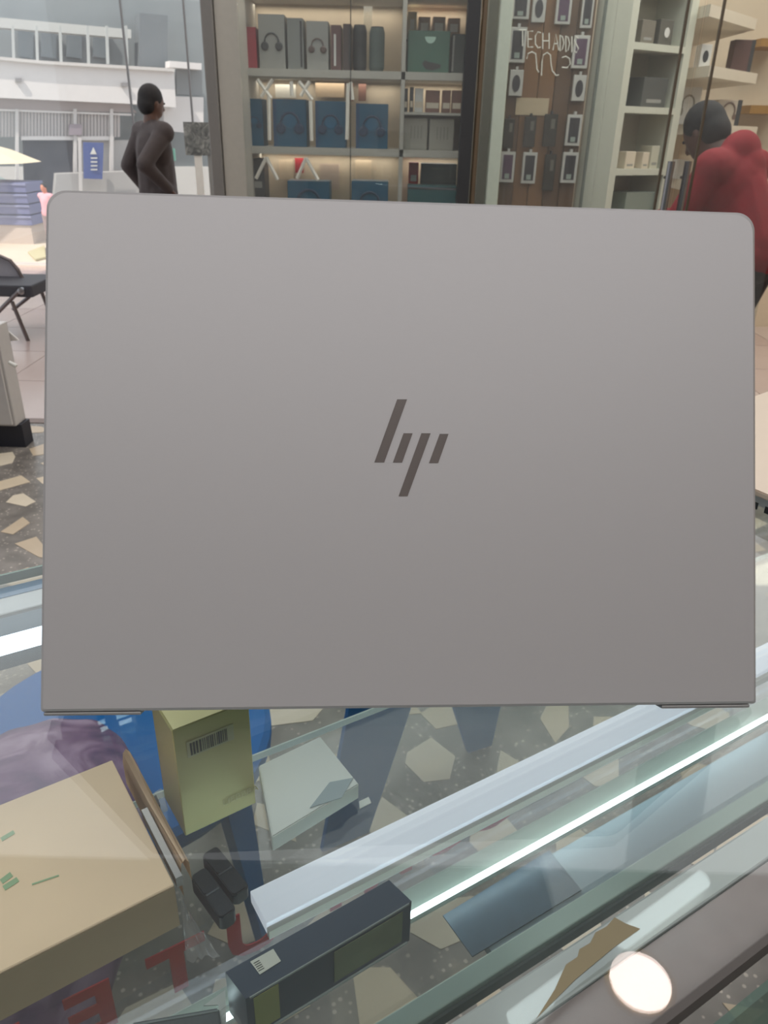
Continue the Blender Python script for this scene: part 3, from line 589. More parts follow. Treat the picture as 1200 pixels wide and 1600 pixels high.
def card(label, x0, y0, x1, y1, m, lean=0):
    th = tag(obj('display_card', PA.box(x0, y0, x1, y1, .32, .012), m), label, 'card', 'pale display cards behind the boxes'); return th
card('pale card at the back of the middle shelf between crossed strips', 430, 132, 462, 153, LATW)
card('tan card at the back of the middle shelf above the third blue box', 493, 126, 538, 152, mat('tan_card', (186, 162, 134), .7))
card('cream card at the back of the lower shelf above the right blue box', 555, 250, 580, 282, mat('cream_card', (222, 200, 172), .7))
card('pale pink card at the back of the lower shelf left of centre', 500, 256, 530, 296, mat('pink_card', (206, 184, 168), .7))
card('cream card at the back of the lower shelf behind the left blue box', 436, 250, 458, 280, mat('cream_card', (222, 200, 172)))
card('small red card at the back of the lower shelf', 461, 247, 474, 270, mat('bright_red', (180, 40, 52)))
for k, (a, b, c, d_) in enumerate(((541, 130, 552, 158), (560, 130, 572, 158))):
    card(('left', 'right')[k]+' narrow brown card above the fourth blue box', a, b, c, d_, mat('small_brown', (128, 88, 74)))
# pillar, mullions and posts of the storefront
def post(name, x0, x1, Y, dep, m, z1=3.0, ym=160):
    a = ony(x0, ym, Y).x; b = ony(x1, ym, Y).x
    return struct(obj(name, box(Vector((a, Y, 0)), Vector((b-a, 0, 0)), Vector((0, dep, 0)), Z*z1, .004, 1), m))
post('wall_front', 343, 379, 4.30, .62, mat('pillar_paint', (172, 166, 156), .6))
post('trim_3', 323, 341, 4.28, .05, mat('frame_grey', (118, 114, 110), .5))
post('trim_4', 722, 742, 4.22, .06, mat('frame_dark', (46, 46, 48), .5))
post('trim_5', 745, 752, 4.24, .08, mat('frame_brown', (104, 86, 66), .5))
post('trim_6', 771, 790, 4.20, .10, mat('post_mint', (176, 184, 170), .5))
post('trim_7', 753, 770, 4.40, .10, mat('post_grey', (128, 128, 120), .5))
post('trim_8', 926, 968, 4.44, .10, mat('post_greygreen', (118, 122, 114), .5))
struct(obj('wall_shop_back', box(Vector((-1.2, 5.9, 0)), Vector((5.7, 0, 0)), Vector((0, .1, 0)), Z*3.0), mat('shop_back_paint', (206, 192, 170), .8)))
def pane(name, x0, x1, Y, z0=.05, z1=2.99, m=GP):
    a = ony(x0, 160, Y).x; b = ony(x1, 160, Y).x
    return struct(obj(name, box(Vector((a, Y, z0)), Vector((b-a, 0, 0)), Vector((0, .008, 0)), Z*(z1-z0)), m))
pane('window_1', 379, 547, 4.24); pane('window_2', 548, 722, 4.24); pane('window_3', 791, 945, 4.22)
struct(obj('trim_9', box(ony(547, 160, 4.238)*1.0-Z*0 + Vector((0, 0, .05-ony(547, 160, 4.238).z)), Vector((.004, 0, 0)), Vector((0, .012, 0)), Z*2.9), mat('seam_dark', (70, 72, 72), .4)))
# wooden display column with packaged phone cases on pegs, and the lit line lettering
WP = Plane(Vector((0, 4.46, 0)), Vector((1, 0, 0)))
wx0, wx1 = ony(788, 160, 4.46).x, ony(914, 160, 4.46).x
wood = mat('brown_wood', (104, 78, 58), .5, noise=.22, scale=5, stretch=(8, 8, .6))
wc = thing('hanging_display', 'brown wooden column panel with phone packages hung on it', 'display', Vector(((wx0+wx1)/2, 4.48, 0)))
nb = 5
for k in range(nb):
    obj('board', box(Vector((wx0+(wx1-wx0)*k/nb+.001, 4.46, .02)), Vector(((wx1-wx0)/nb-.003, 0, 0)), Vector((0, .03, 0)), Z*2.95, .0015, 1), mat('brown_wood_light', (134, 96, 62), .5, noise=.2, scale=5, stretch=(8, 8, .6)) if k in (1, 2) else wood, wc)
PKW = mat('pack_white', (204, 200, 192), .5); PKD = mat('pack_dark', (62, 58, 62), .35); PKP = mat('pack_plum', (96, 72, 92), .4)
rows = (('top', -4), ('second', 60), ('third', 115), ('fourth', 180), ('lowest', 237))
def pack(x0, y0, x1, y1, kind, where):
    P, X, h = WP.rect(x0, y0, x1, y1, -.022); X.z = 0; n = Vector((0, 1, 0))
    th = thing('phone_package', where, 'package', P+X*.5+n*.01, 'phone packages hanging on the wooden panel')
    if kind != 'd':
        obj('frame', box(P, X, n*.018, Z*h, .002, 1), PKW, th); i = .16
        if kind == 'o':
            c = P+X*.5+Z*h*.48-n*.001; obj('phone_window', add_prism(BM(), [c+X*.30*math.cos(rad(a))+Z*h*.33*math.sin(rad(a)) for a in range(0, 360, 24)], -n*.001), PKD, th)
        else:
            obj('phone_window', box(P+X*i+Z*h*.10-n*.001, X*(1-2*i), n*.001, Z*h*.80), PKP if kind == 'p' else PKD, th)
            obj('phone_print', box(P+X*.34+Z*h*.13-n*.002, X*.32, n*.001, Z*h*.16), mat('pack_mint', (158, 168, 158), .5), th)
    else:
        obj('frame', box(P, X, n*.018, Z*h, .002, 1), mat('pack_black', (58, 52, 46), .45), th)
        obj('phone_print', box(P+X*.5+Z*h*.55-n*.001, X*.3, n*.001, Z*h*.3), mat('pack_grey', (112, 108, 98), .5), th)
    obj('hook', box(P+X*.42+Z*(h+.0005), X*.16, n*.022, Z*.014), PKW if kind != 'd' else PKD, th)
PK = [(800, -14, 828, 30, 'w', 'white framed phone package in the top row, leftmost'), (832, -10, 853, 35, 'o', 'white phone package in the top row, second from left'),
      (869, -10, 893, 38, 'p', 'white framed phone package in the top row, third from left'), (909, -6, 927, 44, 'w', 'white framed phone package in the top row, rightmost'),
      (796, 42, 822, 98, 'w', 'large white framed package left of the line lettering'), (895, 55, 920, 107, 'p', 'white framed package right of the line lettering'),
      (796, 109, 817, 150, 'o', 'small white package with dark oval, left side of panel'), (895, 117, 915, 158, 'o', 'small white package with dark oval, right side of panel'),
      (787, 185, 803, 232, 'd', 'dark package in the fourth row, leftmost'), (819, 182, 837, 230, 'd', 'dark package in the fourth row, second from left'),
      (850, 178, 870, 229, 'd', 'dark greenish package in the fourth row, third from left'), (885, 179, 908, 228, 'w', 'white framed package in the fourth row, rightmost'),
      (782, 237, 804, 285, 'p', 'white framed package in the lowest row, leftmost'), (816, 238, 838, 287, 'w', 'white framed package in the lowest row, second from left'),
      (850, 241, 867, 298, 'd', 'dark package in the lowest row between white framed ones'), (878, 238, 902, 286, 'w', 'white framed package in the lowest row, rightmost')]
for p in PK: pack(*p)
tag(obj('paper_notice', WP.box(806, 153, 857, 180, -.006, .004), mat('notice_beige', (204, 182, 150), .7)), 'beige paper notice fixed on the wooden panel below the lettering', 'notice')
NEON = mat('tube_white', (206, 208, 196), .4)
sg = thing('line_sign', 'thin white line lettering reading TECH ADDIS on the shop glass before the wooden panel', 'sign', ony(860, 90, 4.19))
SP = Plane(Vector((0, 4.19, 0)), Vector((1, 0, 0)))
GL = {'T': [((0, 1), (1, 1)), ((.5, 1), (.5, 0))], 'E': [((1, 1), (0, 1), (0, 0), (1, 0)), ((0, .5), (.8, .5))], 'C': [((1, .95), (.5, 1), (.05, .75), (.05, .25), (.5, 0), (1, .05))],
      'H': [((0, 1), (0, 0)), ((1, 1), (1, 0)), ((0, .5), (1, .5))], 'A': [((0, 0), (.5, 1), (1, 0)), ((.22, .4), (.78, .4))], 'D': [((0, 0), (0, 1), (.6, .9), (1, .5), (.6, .1), (0, 0))],
      'I': [((.5, 0), (.5, 1))], 'S': [((1, .9), (.5, 1), (.05, .78), (.5, .52), (.95, .25), (.5, 0), (0, .1))]}
LP = [('T', 811, 822), ('E', 825, 833), ('C', 836, 845), ('H', 848, 858), ('A', 864, 873), ('D', 875, 881), ('D', 884, 890), ('I', 892, 895), ('S', 897, 904)]
for ch, x0, x1 in LP:
    y1 = 47+(x0-811)*.12; y0 = y1+25
    bm = BM()
    for st in GL[ch]:
        add_tube(bm, [SP.pt(x0+(x1-x0)*a, y0+(y1-y0)*b) for a, b in st], .0028, 6)
    obj('letter', bm, NEON, sg)
for st in (((823, 92), (825, 84), (831, 81), (837, 84), (838, 95), (839, 108), (842, 113)), ((846, 118), (847, 96), (849, 86), (855, 82), (860, 86), (861, 100), (863, 111), (869, 118), (873, 117)),
           ((878, 90), (884, 88), (890, 92), (891, 100), (886, 106), (878, 105))):
    obj('letter', add_tube(BM(), [SP.pt(*p) for p in st], .0028, 6), NEON, sg)
# ------------------------------------------------------------------ white cabinet with four bays, running away along the shop
S2 = Plane(ony(968, 160, 4.30), DU)
def s2(x, y, d=0): return S2.pt(x, y, d)
cab = thing('display_cabinet', 'white display cabinet with four bays right of the wooden panel', 'cabinet', Vector((s2(1005, 160).x, s2(1005, 160).y+.1, 0)))
CW = mat('cabinet_white', (204, 204, 188), .5)
a, b = s2(968, 160), s2(1066, 160); Lc2 = (b-a); Lc2.z = 0; ln = Lc2.length; tt = S2.t; nn = S2.n; a0 = Vector((a.x, a.y, 0)); D2 = .22
obj('back_panel', box(a0+nn*D2, tt*ln, nn*.015, Z*2.7), mat('cabinet_back', (184, 178, 160), .6), cab)
obj('side_panel', box(a0, tt*.045, nn*D2, Z*2.7), CW, cab); obj('side_panel', box(a0+tt*(ln-.05), tt*.05, nn*D2, Z*2.7), CW, cab)
zs2 = [s2(1010, y).z for y in (-55, 67, 167, 264, 360)]
for z in zs2: obj('shelf', box(a0+tt*.045+Z*(z-.03), tt*(ln-.095), nn*D2, Z*.03), CW, cab)
def s2box(name, label, x0, x1, yt, z0, m, cat='box', det=None, d=.03, dep=.08, group=None):
    A, B = s2(x0, (yt+30), d), s2(x1, yt+30, d); zt = s2((x0+x1)/2, yt, d).z; X = B-A; X.z = 0; P = Vector((A.x, A.y, z0+.0005)); h = zt-z0
    k0 = (P-a0).dot(tt); k1 = min(k0+X.length, ln-.056); k0 = max(k0, .05); P = a0+tt*k0+nn*d+Z*(z0+.0005); X = tt*(k1-k0)
    th = thing(name, label, cat, P+X*.5, group); obj('carton', box(P, X, nn*dep, Z*h, .002, 1), m, th)
    if det == 'dot':
        c = P+X*.55+Z*h*.5-nn*.001; obj('printed_disc', add_prism(BM(), [c+X.normalized()*h*.17*math.cos(rad(q))+Z*h*.2*math.sin(rad(q)) for q in range(0, 360, 30)], -nn*.001), WHITE, th)
    else: obj('front_label', box(P+X*.2+Z*h*.15-nn*.001, X*.6, nn*.001, Z*h*.12), GREYB, th)
DG = mat('dark_grey_carton', (88, 86, 78), .5)
s2box('dark_box', 'thin dark green box leftmost in the top bay of the white cabinet', 974, 984, 27, zs2[1], DG)
s2box('dark_box', 'grey brown box in the middle of the top bay', 1001, 1022, 31, zs2[1], mat('grey_brown_carton', (118, 112, 100), .5))
s2box('watch_box', 'dark box with white disc at the right of the top bay', 1029, 1050, 30, zs2[1], DG, det='dot')
s2box('watch_box', 'narrow dark box with white disc at the left of the second bay', 966, 973, 126, zs2[2], DG, det='dot', d=.03)
s2box('dark_box', 'large dark box in the second bay of the white cabinet', 1003, 1041, 121, zs2[2], mat('charcoal_carton', (78, 80, 78), .5), dep=.14)
s2box('white_cup_box', 'small cream box leftmost in the third bay', 975, 990, 237, zs2[3], CREAM)
s2box('white_cup_box', 'small cream box second in the third bay', 1001, 1011, 238, zs2[3], CREAM)
s2box('white_cup_box', 'small cream box third in the third bay', 1015, 1027, 228, zs2[3], mat('pale_carton', (196, 192, 172), .5))
s2box('clear_case', 'low greenish case in the lowest bay of the white cabinet', 975, 1040, 300, zs2[4], mat('clear_case_green', (132, 142, 132), .3), cat='case', dep=.12)
# ------------------------------------------------------------------ corner shelves on the cream wall
cs = []
def corner_shelf(y0, y1, y2, label):
    A = ony(1062, y0, 4.75); B = ony(1110, y1, 4.45); C2 = ony(1184, y2, 4.95); z = (A.z+B.z+C2.z)/3
    A.z = B.z = C2.z = z
    pts = [A, B, C2, Vector((C2.x, 5.89, z)), Vector((A.x, 5.89, z))]
    tag(obj('corner_shelf', add_prism(BM(), pts, -Z*.05), mat('shelf_cream', (214, 204, 186), .6)), label, 'shelf', 'cream corner shelves'); return z, A, B, C2
z1 = corner_shelf(17, 12, 26, 'topmost cream corner shelf on the shop wall')[0]
z2, A2, B2, C2_ = corner_shelf(108, 101, 116, 'middle cream corner shelf carrying the watch box')
z3, A3, B3, C3_ = corner_shelf(196, 192, 199, 'lower cream corner shelf carrying the headphone boxes')
z4, A4, B4, C4_ = corner_shelf(282, 280, 286, 'lowest cream corner shelf behind the head of the red jacket')
def cbox(name, label, x0, x1, yt, z0, Y, m, cat='box', band=None, oval=False, spine=False):
    pl = Plane(Vector((0, Y, 0)), Vector((1, 0, 0))); A, B = pl.pt(x0, yt+30), pl.pt(x1, yt+30); h = pl.pt((x0+x1)/2, yt).z-z0; P = Vector((A.x, Y, z0+.0005)); wd = B.x-A.x
    th = thing(name, label, cat, P+Vector((wd/2, .04, 0))); obj('carton', box(P, Vector((wd, 0, 0)), Vector((0, .08, 0)), Z*h, .002, 1), m, th)
    if band:
        R_ = wd*.25; c = P+Vector((wd/2, -.002, h*.55)); obj('printed_band', add_tube(BM(), [c+Vector((R_*math.cos(rad(q)), 0, R_*1.3*math.sin(rad(q)))) for q in range(-20, 201, 20)], wd*.035, 6), band, th)
        for s in (-1, 1): obj('printed_cup', add_prism(BM(), [c+Vector((s*R_, 0, -h*.2))+Vector((wd*.08*math.cos(rad(q)), 0, h*.12*math.sin(rad(q)))) for q in range(0, 360, 40)], Vector((0, -.002, 0))), band, th)
    if oval: c = P+Vector((wd/2, -.001, h*.48)); obj('printed_watch', add_prism(BM(), [c+Vector((wd*.26*math.cos(rad(q)), 0, h*.26*math.sin(rad(q)))) for q in range(0, 360, 30)], Vector((0, -.001, 0))), DARKP, th)
    if spine: obj('dark_spine', box(P+Vector((wd*.82, -.001, 0)), Vector((wd*.18, 0, 0)), Vector((0, .001, 0)), Z*h), DARKP, th)
    return th
cbox('watch_box', 'white box with dark oval watch on the middle corner shelf', 1092, 1109, 69, z2, 4.62, WHITE, oval=True)
cbox('dark_game_box', 'dark reddish box standing at the right of the middle corner shelf', 1144, 1176, 62, z2, 5.05, mat('reddish_dark', (92, 66, 62), .5), spine=True)
cbox('headphone_box', 'white box with grey headphones printed on the lower corner shelf', 1056, 1093, 136, z3, 4.72, WHITE, band=mat('grey_band', (140, 134, 122), .5))
cbox('headphone_box', 'cream box with dark spine on the lower corner shelf', 1117, 1155, 156, z3, 4.85, mat('cream_carton', (196, 182, 164), .5), band=mat('brown_band', (110, 88, 78), .5), spine=True)
cbox('small_white_box', 'small white box on the lowest corner shelf left of the head', 1054, 1072, 250, z4, 4.80, WHITE)
for k, (x0, y0, x1, y1) in enumerate(((1189, 60, 1240, 73), (1172, 165, 1240, 178))):
    tag(obj('wooden_ledge', Plane(Vector((0, 5.60, 0)), Vector((1, 0, 0))).box(x0, y0, x1, y1, 0, .28), mat('orange_wood', (150, 112, 52), .5)), ('upper', 'lower')[k]+' wooden ledge at the right end of the shop wall', 'shelf')
# glass door of the shop with two upright pulls, seen before the corner shelves
DY = 3.35
def door_pt(x, y): return ony(x, y, DY)
pd = struct(obj('door_1', box(Vector((door_pt(945, 160).x, DY, .03)), Vector((door_pt(1076, 160).x-door_pt(945, 160).x, 0, 0)), Vector((0, .010, 0)), Z*2.9), GP))
pane('window_4', 1078, 1260, DY)
for nm, xx in (('trim_10', 1051), ('trim_11', 1104.5)):
    q = ony(xx, 160, DY-.004); struct(obj(nm, box(Vector((q.x-.0035, q.y, .03)), Vector((.007, 0, 0)), Vector((0, .016, 0)), Z*2.9), mat('seam_brown', (96, 84, 70), .4)))
for x in (1043, 1069):
    q = ony(x, 290, DY-.05); zt = ony(x+5, 252, DY-.05).z
    obj('door_handle', add_tube(BM(), [Vector((q.x, q.y, zt-.55)), Vector((q.x, q.y, zt))], .0135, 10), STEEL, pd)
    for zz in (zt-.06, zt-.49): obj('door_handle_mount', add_tube(BM(), [Vector((q.x, q.y, zz)), Vector((q.x, DY, zz))], .006, 8), STEEL, pd)
# ================================================================== people
def capsule(bm, a, ra, b, rb, n=12):
    d = (b-a); L_ = d.length; d.normalize()
    prof = [(ra*math.sin(t), -ra*math.cos(t)) for t in (.02, .5, 1.0)] + [(ra, 0), (rb, L_)] + [(rb*math.cos(t), L_+rb*math.sin(t)) for t in (.57, 1.07, 1.55)]
    add_lathe(bm, a, prof, n, d)
def ellipsoid(bm, c, rx, ry, rz, Rm=None, sub=3):
    t = BM(); bmesh.ops.create_icosphere(t, subdivisions=sub, radius=1.0); m = Matrix.Diagonal((rx, ry, rz, 1))
    if Rm: m = Rm.to_4x4() @ m
    t.transform(Matrix.Translation(c) @ m); me = bpy.data.meshes.new('t'); t.to_mesh(me); t.free(); bm.from_mesh(me); bpy.data.meshes.remove(me)
def fuse(name, bm, m, parent, T, voxel=.010, smooth=4):
    """melt the overlapping volumes into one continuous skin"""
    bm.transform(T); me = bpy.data.meshes.new('t'); bm.to_mesh(me); bm.free(); o = bpy.data.objects.new('t', me); COL.objects.link(o)
    r = o.modifiers.new('r', 'REMESH'); r.mode = 'VOXEL'; r.voxel_size = voxel; s = o.modifiers.new('s', 'SMOOTH'); s.iterations = smooth; s.factor = .6
    bpy.context.view_layer.update(); m2 = bpy.data.meshes.new_from_object(o.evaluated_get(bpy.context.evaluated_depsgraph_get()))
    bpy.data.objects.remove(o); bpy.data.meshes.remove(me); b2 = BM(); b2.from_mesh(m2); bpy.data.meshes.remove(m2)
    return obj(name, b2, m, parent, True)
V = Vector
def person(label, loc, yaw, s, J, skin, topm, legm, hairm, headdir, hood=False, group=None, voxel=.010):
    th = thing('person', label, 'person', V(loc)); T = Matrix.Translation(V(loc)) @ Matrix.Rotation(yaw, 4, 'Z') @ Matrix.Scale(s, 4)
    j = {k: V(v) for k, v in J.items()}
    Rh = headdir
    b = BM()
    capsule(b, j['neck'], .058, j['head']-V((0, .01, .03)), .055)
    ellipsoid(b, j['head'], .076, .096, .112, Rh); ellipsoid(b, j['head']+Rh@V((0, .035, -.055)), .055, .06, .06, Rh)
    capsule(b, j['head']+Rh@V((0, .088, .005)), .009, j['head']+Rh@V((0, .108, -.028)), .015, 8)
    for sx in (-1, 1): ellipsoid(b, j['head']+Rh@V((sx*.078, -.005, -.008)), .012, .02, .032, Rh, 2)
    ellipsoid(b, j['chest'], .155, .10, .17); capsule(b, j['pelvis'], .13, j['chest'], .12); ellipsoid(b, j['pelvis'], .165, .12, .12)
    for k in ('L', 'R'):
        capsule(b, j['sh'+k], .052, j['el'+k], .040); capsule(b, j['el'+k], .038, j['wr'+k], .025)
        d = (j['wr'+k]-j['el'+k]).normalized(); sd_ = d.cross(V((0, 0, 1)) if abs(d.z) < .9 else V((0, 1, 0))).normalized(); pm = j['wr'+k]+d*.055
        Rm = Matrix((sd_, d, sd_.cross(d))).transposed(); ellipsoid(b, pm, .040, .052, .018, Rm)
        for q in range(4):
            o_ = sd_*(q-1.5)*.019; ln_ = (.060, .072, .068, .052)[q]; m1 = pm+o_+d*.035; m2_ = m1+d*ln_*.6; m3 = m2_+(d+sd_.cross(d)*-.7).normalized()*ln_*.5
            capsule(b, m1, .0095, m2_, .009, 8); capsule(b, m2_, .009, m3, .0075, 8)
        sg_ = 1 if k == 'L' else -1
        capsule(b, pm+sd_*sg_*.030-d*.02, .012, pm+sd_*sg_*.062+d*.022, .009, 8)
        capsule(b, j['hip'+k], .088, j['kn'+k], .058); capsule(b, j['kn'+k], .055, j['an'+k], .036); capsule(b, j['an'+k]-V((0, .03, .02)), .04, j['toe'+k], .032)
    fuse('body', b, skin, th, T, voxel)
    # eyes
    for sx in (-1, 1):
        e = BM(); ellipsoid(e, j['head']+Rh@V((sx*.030, .088, .012)), .013, .007, .008, Rh, 2); e.transform(T); obj('eye', e, BLACKP, th, True)
    # hair
    h = BM(); ellipsoid(h, j['head']+Rh@V((0, -.018, .030)), .090, .098, .102, Rh); ellipsoid(h, j['head']+Rh@V((0, -.040, -.02)), .082, .075, .085, Rh); fuse('hair', h, hairm, th, T, voxel)
    # clothes
    c = BM(); ellipsoid(c, j['chest']+V((0, 0, 0)), .185, .125, .185); capsule(c, j['pelvis']+V((0, 0, .02)), .155, j['chest'], .145); ellipsoid(c, j['pelvis'], .19, .145, .12)
    capsule(c, j['shL'], .085, j['shR'], .085)
    for k in ('L', 'R'): capsule(c, j['sh'+k], .072, j['el'+k], .062); capsule(c, j['el'+k], .060, j['wr'+k], .044)
    if hood:
        nb_ = (j['neck']*.85+j['chest']*.15)
        ellipsoid(c, nb_+V((0, -.055, .03)), .125, .075, .10); ellipsoid(c, nb_+V((.02, -.10, -.03)), .105, .06, .09)
    else: capsule(c, j['neck']+V((-.03, -.01, -.03)), .06, j['neck']+V((.03, 0, -.02)), .06)
    fuse('jacket', c, topm, th, T, voxel)
    l = BM()
    for k in ('L', 'R'): capsule(l, j['hip'+k], .115, j['kn'+k], .080); capsule(l, j['kn'+k], .078, j['an'+k]+V((0, 0, .03)), .062)
    ellipsoid(l, j['pelvis']-V((0, 0, .04)), .17, .13, .12); fuse('trousers', l, legm, th, T, voxel)
    for k in ('L', 'R'):
        f = BM(); capsule(f, j['an'+k]-V((0, .035, .035)), .046, j['toe'+k], .040); fuse('shoe', f, BLACKP, th, T, voxel)
    return th
STAND = dict(pelvis=(0, 0, .95), chest=(0, .0, 1.27), neck=(0, -.01, 1.45), head=(0, .02, 1.60), shL=(-.175, 0, 1.39), shR=(.175, 0, 1.39), elL=(-.24, -.12, 1.14), elR=(.23, -.22, 1.17),
             wrL=(-.23, .03, .93), wrR=(.20, -.02, .99), hipL=(-.09, 0, .90), hipR=(.09, 0, .90), knL=(-.10, .03, .49), knR=(.10, .02, .49), anL=(-.11, 0, .09), anR=(.11, -.02, .09), toeL=(-.12, .15, .04), toeR=(.12, .13, .04))
SK = mat('dark_skin', (84, 58, 48), .5); HAIR = mat('black_hair', (26, 24, 26), .8, bump=.6, scale=120)
hp = ony(237, 160, 6.0); s_ = (hp.z+.0)/1.60
fy = math.atan2(-.72, .69)
person('man in dark brown jacket seen from behind, elbow out, standing beyond the glass', (hp.x-.015, 6.0, 0), fy, s_, STAND, SK, mat('brown_jacket', (62, 54, 54), .8, noise=.25, scale=14), mat('dark_trousers', (50, 46, 48), .8), HAIR, Matrix.Rotation(rad(-12), 3, 'X') @ Matrix.Rotation(rad(0), 3, 'Z'))
BEND = dict(STAND); BEND.update(pelvis=(0, -.02, .86), chest=(0, .10, 1.12), neck=(0, .17, 1.27), head=(0, .30, 1.36), shL=(-.175, .12, 1.22), shR=(.175, .12, 1.22), elL=(-.24, .20, 1.00), elR=(.25, .16, .98),
            wrL=(-.12, .40, .98), wrR=(.12, .40, .95), hipL=(-.09, -.02, .82), hipR=(.09, -.02, .82), knL=(-.11, .04, .47), knR=(.11, .06, .47))
bp_ = ony(1103, 207, 3.80); yr = math.atan2(.62, .78); hx = BEND['head'][1]*.93
bs = bp_.z/1.36
person('person in a bright red hooded jacket bending forward inside the shop', (bp_.x + math.sin(yr)*.30*bs, 3.80 - math.cos(yr)*.30*bs + .02, 0), yr, bs, BEND, SK, mat('red_jacket', (134, 20, 32), .85, noise=.15, scale=20), mat('black_trousers', (44, 40, 42), .8), HAIR, Matrix.Rotation(rad(-38), 3, 'X'), hood=True)
cp = ony(69, 293, 9.2)
person('small child in a pink shirt on the bright pavement outside', (cp.x, 9.2, -.05), rad(160), (cp.z+.05)/1.60, STAND, mat('child_skin', (216, 140, 110), .5), mat('pink_shirt', (232, 170, 180), .8), mat('child_trousers', (150, 130, 130), .8), HAIR, Matrix.Rotation(0, 3, 'X'), voxel=.012)
# ================================================================== left side: storefront glass to the street
for k, (x0, x1) in enumerate(((-90, 203), (206, 297), (300, 330))):
    a_ = ony(x0, 160, 7.72).x; b_ = ony(x1, 160, 7.72).x
    struct(obj('window_%d' % (5+k), box(V((a_, 7.72, .03)), V((b_-a_, 0, 0)), V((0, .01, 0)), Z*2.95), glass('street_glass', (.97, .98, .98), film=.07, filmcol=(.62, .62, .64, 1))))
for nm, xx in (('trim_12', 204.5), ('trim_13', 298.5)):
    q = ony(xx, 160, 7.71); struct(obj(nm, box(V((q.x-.008, 7.71, .03)), V((.016, 0, 0)), V((0, .02, 0)), Z*2.95), mat('seam_grey', (110, 110, 112), .4)))
# folding chair with grey curved back, black seat side and crossed legs
chp = onz(48, 529, 0); CH = chp.y
chair = thing('folding_chair', 'grey metal chair with black seat edge and a curved back at left edge', 'chair', V((chp.x-.2, CH, 0)))
CPl = Plane(V((0, CH, 0)), V((1, 0, 0)))
CP = lambda x, y, d=0: CPl.pt(x, y, d)
MET = mat('chair_metal', (120, 112, 112), .3, .8)
obj('backrest', add_prism(BM(), [CP(x, y, .25) for x, y in ((-60, 398), (0, 402), (14, 408), (26, 420), (36, 440), (-60, 444))], V((0, .04, 0))), mat('chair_grey', (158, 154, 160), .5), chair)
obj('back_frame', add_tube(BM(), [CP(x, y, .22) for x, y in ((-60, 396), (0, 400), (16, 407), (28, 422), (38, 440), (44, 458))], .012, 8), MET, chair)
A, B = CP(-70, 441), CP(53, 441); zb = CP(20, 462).z
obj('seat', box(V((A.x, CH-.05, zb)), V((B.x-A.x, 0, 0)), V((0, .42, 0)), Z*(A.z-zb), .012), mat('seat_black', (62, 62, 68), .6), chair)
for pts in (((36, 452), (4, 484), (-20, 503)), ((25, 468), (50, 529))):
    for dd in (-.06, .38): obj('leg', add_tube(BM(), [CP(x, y, 0)+V((0, dd, 0)) for x, y in pts], .013, 8), MET, chair)
obj('pivot', add_lathe(BM(), CP(42, 451)+V((0, -.07, 0)), [(.022, 0), (.022, .02), (.01, .024)], 14, V((0, -1, 0))), STEEL, chair)
# white cabinet with black plinth
wp = onz(36, 703, 0); WPl = Plane(V((0, wp.y, 0)), V((1, 0, 0)))
wcab = thing('white_cabinet', 'white cabinet with black plinth standing at the left edge below the chair', 'cabinet', V((wp.x-.4, wp.y+.2, 0)))
xr_ = wp.x; zt_ = WPl.pt(18, 512).z; zp = WPl.pt(36, 668).z
obj('body', box(V((xr_-.8, wp.y+.012, zp)), V((.785, 0, 0)), V((0, .10, 0)), Z*(zt_-zp), .004), mat('cabinet_grey', (186, 182, 180), .5), wcab)
obj('plinth', box(V((xr_-.8, wp.y+.03, 0)), V((.80, 0, 0)), V((0, .08, 0)), Z*(zp)), mat('plinth_black', (36, 38, 48), .5), wcab)
obj('door', box(V((xr_-.79, wp.y, zp+.01)), V((.765, 0, 0)), V((0, .011, 0)), Z*(zt_-zp-.02), .002), mat('cabinet_front', (196, 192, 190), .5), wcab)
obj('handle', add_tube(BM(), [WPl.pt(14, 566, -.02), WPl.pt(26, 572, -.02)], .008, 8), WHITE, wcab)
pg = ony(16, 533, wp.y+.1)
tag(obj('paper_sheet', add_prism(BM(), [ony(x, y, wp.y+.12) for x, y in ((2, 508), (29, 532), (5, 534), (-10, 534))], V((0, .008, 0))), mat('pale_sheet', (206, 200, 196), .6)), 'pale triangular board standing on the white cabinet at left edge', 'board')
# grey picture on a post near the storefront, with a small aqua sign
PPl = Plane(V((0, 6.9, 0)), V((1, 0, 0)))
pst = thing('poster_stand', 'dark grey patterned poster on a white post by the pillar', 'poster', V((PPl.pt(315, 300).x, 6.9, 0)))
obj('panel', PPl.box(288, 191, 344, 243, 0, .03), marbled('poster_print', (78, 80, 80), (112, 114, 112), (146, 148, 144), 16, .5), pst)
q = PPl.pt(309, 243, .01); obj('post', box(V((q.x-.03, 6.91, 0)), V((.06, 0, 0)), V((0, .02, 0)), Z*q.z), WHITE, pst)
q = PPl.pt(328, 243, .01); obj('post', box(V((q.x-.02, 6.91, 0)), V((.04, 0, 0)), V((0, .02, 0)), Z*q.z), mat('post_grey2', (130, 130, 128), .5), pst)
obj('base', box(V((q.x-.25, 6.80, 0)), V((.45, 0, 0)), V((0, .25, 0)), Z*.03), STEEL, pst)
